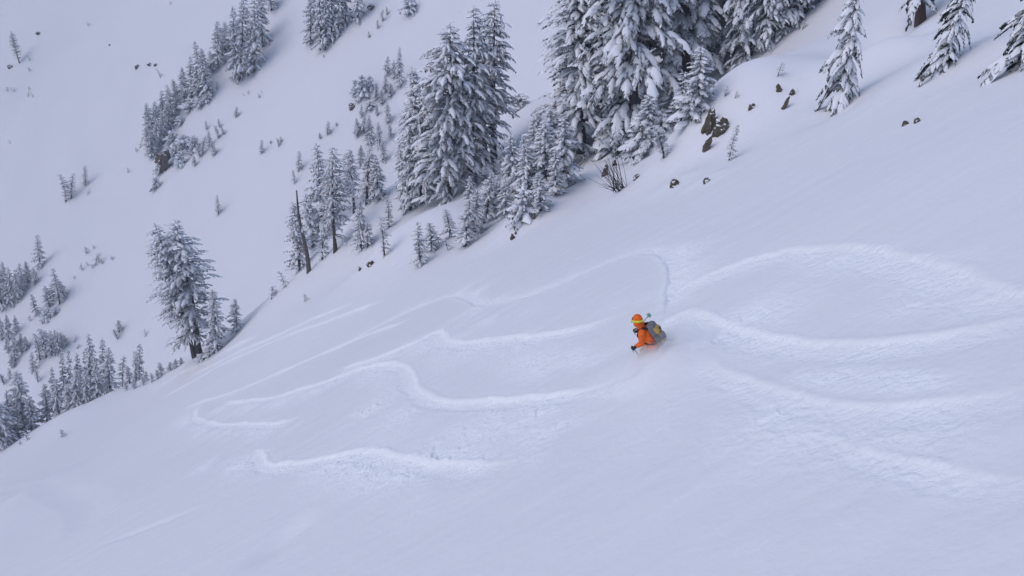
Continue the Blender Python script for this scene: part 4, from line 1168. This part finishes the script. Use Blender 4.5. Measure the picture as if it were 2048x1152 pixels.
    def bag(name, z0, z1, hw, d0, d1, mat, rnd=0.05, nz=9, off=0.0, parent=bp):
        """a stuffed bag: rounded box swept along the spine"""
        V, Fc = [], []
        m_ = 20
        for i in range(nz):
            u = i / (nz - 1)
            e = math.sin(math.pi * min(1, max(0, u)))
            sc_ = 0.72 + 0.28 * min(1.0, 3.2 * min(u, 1 - u)) ** 0.6
            dd = d1 * (0.62 + 0.38 * math.sin(math.pi * (0.12 + 0.70 * (1 - u))))
            for j in range(m_):
                a = 2 * math.pi * j / m_
                ca, sa = math.cos(a), math.sin(a)
                sx_ = math.copysign(abs(ca) ** 0.55, ca); sy_ = math.copysign(abs(sa) ** 0.6, sa)
                lum = 1 + 0.035 * math.sin(5 * u * 3.1 + 2.3 * a)
                V.append(Bk * (d0 + (dd - d0) * 0.5 * (1 + sy_) * lum) + Lf * (hw * sc_ * sx_ * lum + off) + A * (z0 + (z1 - z0) * u))
        for i in range(nz - 1):
            for j in range(m_):
                k = (j + 1) % m_
                Fc.append((i * m_ + j, i * m_ + k, (i + 1) * m_ + k, (i + 1) * m_ + j))
        Fc.append(tuple(range(m_))[::-1]); Fc.append(tuple((nz - 1) * m_ + j for j in range(m_)))
        o = link(name, mesh_np(name, V, Fc, [mat]), parent)
        b_ = o.modifiers.new('soft', 'SUBSURF'); b_.levels = 1; b_.render_levels = 1
        return o
    bag('main_bag', -0.03, 0.56, 0.165, 0.13, 0.325, grey)
    bag('top_pocket', 0.43, 0.60, 0.14, 0.15, 0.33, grey, nz=7)
    fp = bag('front_pocket', 0.02, 0.36, 0.105, 0.26, 0.385, lgrey, nz=8)
    bag('ochre_panel', 0.19, 0.53, 0.142, 0.20, 0.368, ochre, nz=8)
    bag('ochre_flank', 0.0, 0.30, 0.148, 0.20, 0.34, ochre, nz=8)
    # straps and buckles
    def strap(name, pts, w=0.014, th=0.006, mat=black, parent=bp):
        pts = [np.array(p) for p in pts]
        tube_obj(name, pts, [w] * len(pts), mat, parent, 6)
    for sgn, sh in ((1, sl), (-1, sr)):
        s_ = Lf * 0.10 * sgn
        strap('shoulder_strap', [A * 0.50 + s_ + Bk * 0.17, A * 0.585 + s_ * 1.05 + Bk * 0.06, A * 0.575 + s_ * 1.1 - Bk * 0.07, A * 0.47 + s_ * 1.2 - Bk * 0.155, A * 0.33 + s_ * 1.6 - Bk * 0.13, A * 0.2 + s_ * 1.85 - Bk * 0.02, A * 0.12 + s_ * 1.75 + Bk * 0.13], 0.026)
        strap('hip_belt', [A * 0.03 + s_ * 1.2 + Bk * 0.17, A * 0.0 + s_ * 1.8 + Bk * 0.07, A * -0.02 + s_ * 1.85 - Bk * 0.04, A * -0.03 + s_ * 1.0 - Bk * 0.17], 0.024)
        strap('side_strap', [A * 0.16 + s_ * 1.3 + Bk * 0.19, A * 0.20 + s_ * 1.75 + Bk * 0.10, A * 0.27 + s_ * 1.72 + Bk * 0.02], 0.010)
        strap('load_strap', [A * 0.56 + s_ * 0.9 + Bk * 0.20, A * 0.60 + s_ + Bk * 0.08], 0.011)
    for z_ in (0.14, 0.30):
        strap('compression_strap', [A * z_ + Lf * 0.165 + Bk * 0.20, A * (z_ + 0.02) + Lf * 0.15 + Bk * 0.30, A * (z_ + 0.03) + Lf * 0.07 + Bk * 0.395], 0.008)
    strap('buckle', [A * 0.37 + Lf * 0.03 + Bk * 0.385, A * 0.40 - Lf * 0.02 + Bk * 0.38], 0.020)
    for q in (-0.02, 0.03):
        strap('tool_loop', [A * 0.05 + Lf * q + Bk * 0.28, A * -0.01 + Lf * (q * 1.5) + Bk * 0.44, A * -0.03 + Lf * (q * 1.5) + Bk * 0.50], 0.006, mat=lgrey)
    strap('haul_loop', [A * 0.60 + Lf * 0.03 + Bk * 0.2, A * 0.645 + Bk * 0.19, A * 0.60 - Lf * 0.03 + Bk * 0.2], 0.010)
    tag(bp, 'grey and ochre backpack with black straps on the skier', 'backpack')

    # skis running deep in the snow
    skm = mat_plain('ski_topsheet', (0.05, 0.09, 0.14), 0.4, 0.1)
    for (t_, a_, w_) in ((tl, al, 'valley-side'), (trr, ar, 'mountain-side')):
        dirv = nrm(Fw - ZU * 0.66)
        root = link('ski', None); root.location = O + a_ - ZU * 0.16 - dirv * 0.22 - ZU * 0.06
        V, Fc = [], []
        n = 18
        sdv = nrm(np.cross(ZU, dirv)); up = np.cross(dirv, sdv)
        for i in range(n):
            u = -0.82 + 1.72 * i / (n - 1)
            hw = 0.052 + 0.012 * (u / 0.85) ** 2
            if u > 0.74: hw *= max(0.12, 1 - ((u - 0.74) / 0.17) ** 2)
            r = 0.0 if u < 0.55 else 0.75 * (u - 0.55) ** 2 * 3
            p = dirv * u + up * r
            V += [p + sdv * hw, p - sdv * hw, p - sdv * hw + up * 0.014, p + sdv * hw + up * 0.014]
        for i in range(n - 1):
            for q in range(4):
                w = (q + 1) % 4
                Fc.append((4 * i + q, 4 * i + w, 4 * i + 4 + w, 4 * i + 4 + q))
        Fc += [(3, 2, 1, 0), (4 * n - 4, 4 * n - 3, 4 * n - 2, 4 * n - 1)]
        link('board', mesh_np('board', V, Fc, [skm], smooth=False), root)
        tube_obj('binding', [dirv * -0.12 + up * 0.03, dirv * 0.14 + up * 0.03], [0.03, 0.03], black, root, 6)
        tag(root, 'ski on the %s foot sunk in the powder' % w_, 'ski')
    return O
SKIER = build_skier()

# ------------------------------------------------------------------ powder thrown up round the skier
def build_powder():
    m = bpy.data.materials.new('powder_cloud'); m.use_nodes = True
    nt = m.node_tree; nt.nodes.clear()
    o = N(nt, 'ShaderNodeOutputMaterial'); pv = N(nt, 'ShaderNodeVolumePrincipled')
    pv.inputs['Color'].default_value = (0.998, 0.998, 0.999, 1)
    tc = N(nt, 'ShaderNodeTexCoord')
    ln = N(nt, 'ShaderNodeVectorMath', operation='LENGTH'); nt.links.new(tc.outputs['Object'], ln.inputs[0])
    fr = N(nt, 'ShaderNodeMapRange', interpolation_type='SMOOTHSTEP')
    fr.inputs['From Min'].default_value = 1.0; fr.inputs['From Max'].default_value = 0.15
    nt.links.new(ln.outputs['Value'], fr.inputs['Value'])
    nz = N(nt, 'ShaderNodeTexNoise'); nz.inputs['Scale'].default_value = 2.2; nz.inputs['Detail'].default_value = 4; nz.inputs['Distortion'].default_value = 0.4
    nt.links.new(tc.outputs['Object'], nz.inputs['Vector'])
    nr = N(nt, 'ShaderNodeMapRange'); nr.inputs['From Min'].default_value = 0.36; nr.inputs['From Max'].default_value = 0.72
    nt.links.new(nz.outputs['Fac'], nr.inputs['Value'])
    mu = N(nt, 'ShaderNodeMath', operation='MULTIPLY'); nt.links.new(fr.outputs[0], mu.inputs[0]); nt.links.new(nr.outputs[0], mu.inputs[1])
    at = N(nt, 'ShaderNodeAttribute', attribute_type='OBJECT', attribute_name='density_scale')
    mu2 = N(nt, 'ShaderNodeMath', operation='MULTIPLY'); nt.links.new(mu.outputs[0], mu2.inputs[0]); nt.links.new(at.outputs['Fac'], mu2.inputs[1])
    nt.links.new(mu2.outputs[0], pv.inputs['Density'])
    nt.links.new(pv.outputs[0], o.inputs['Volume'])
    import bmesh
    bm = bmesh.new(); bmesh.ops.create_icosphere(bm, subdivisions=3, radius=1.0)
    me = bpy.data.meshes.new('powder_cloud'); bm.to_mesh(me); bm.free(); me.materials.append(m)
    for (px, py, t, s, rot, dens) in [(1356, 702, 18.5, (1.2, 0.8, 0.6), -0.35, 16.0), (1294, 734, 18.35, (0.95, 0.7, 0.38), -0.5, 15.0), (1250, 790, 18.1, (1.6, 1.1, 0.5), -0.55, 2.2), (1425, 735, 18.3, (1.6, 0.9, 0.6), -0.4, 4.0)]:
        ob = link('powder_cloud', me)
        ob.location = pt(px, py, t); ob.scale = s; ob.rotation_euler = (0, rot, 0.25)
        ob['density_scale'] = dens
        tag(ob, 'powder snow billowing round the skier', 'powder', 'powder thrown up by the skier', 'stuff')
build_powder()

# ------------------------------------------------------------------ haze in the valley air
def build_haze():
    x0, x1, y0, y1, z0, z1 = -575, 575, -575, 575, -196, 62
    v = [(x, y, z) for z in (z0, z1) for y in (y0, y1) for x in (x0, x1)]
    f = [(0, 2, 3, 1), (4, 5, 7, 6), (0, 1, 5, 4), (2, 6, 7, 3), (0, 4, 6, 2), (1, 3, 7, 5)]
    m = bpy.data.materials.new('haze_air'); m.use_nodes = True
    nt = m.node_tree; nt.nodes.clear()
    o = N(nt, 'ShaderNodeOutputMaterial'); pv = N(nt, 'ShaderNodeVolumePrincipled')
    pv.inputs['Color'].default_value = (0.42, 0.455, 0.53, 1)
    pv.inputs['Density'].default_value = HAZE
    pv.inputs['Anisotropy'].default_value = 0.1
    nt.links.new(pv.outputs[0], o.inputs['Volume'])
    ob = link('haze', mesh_np('haze', v, f, [m], smooth=False))
    tag(ob, 'thin grey haze hanging in the mountain air', 'haze', kind='stuff')
HAZE = 0.0008
build_haze()
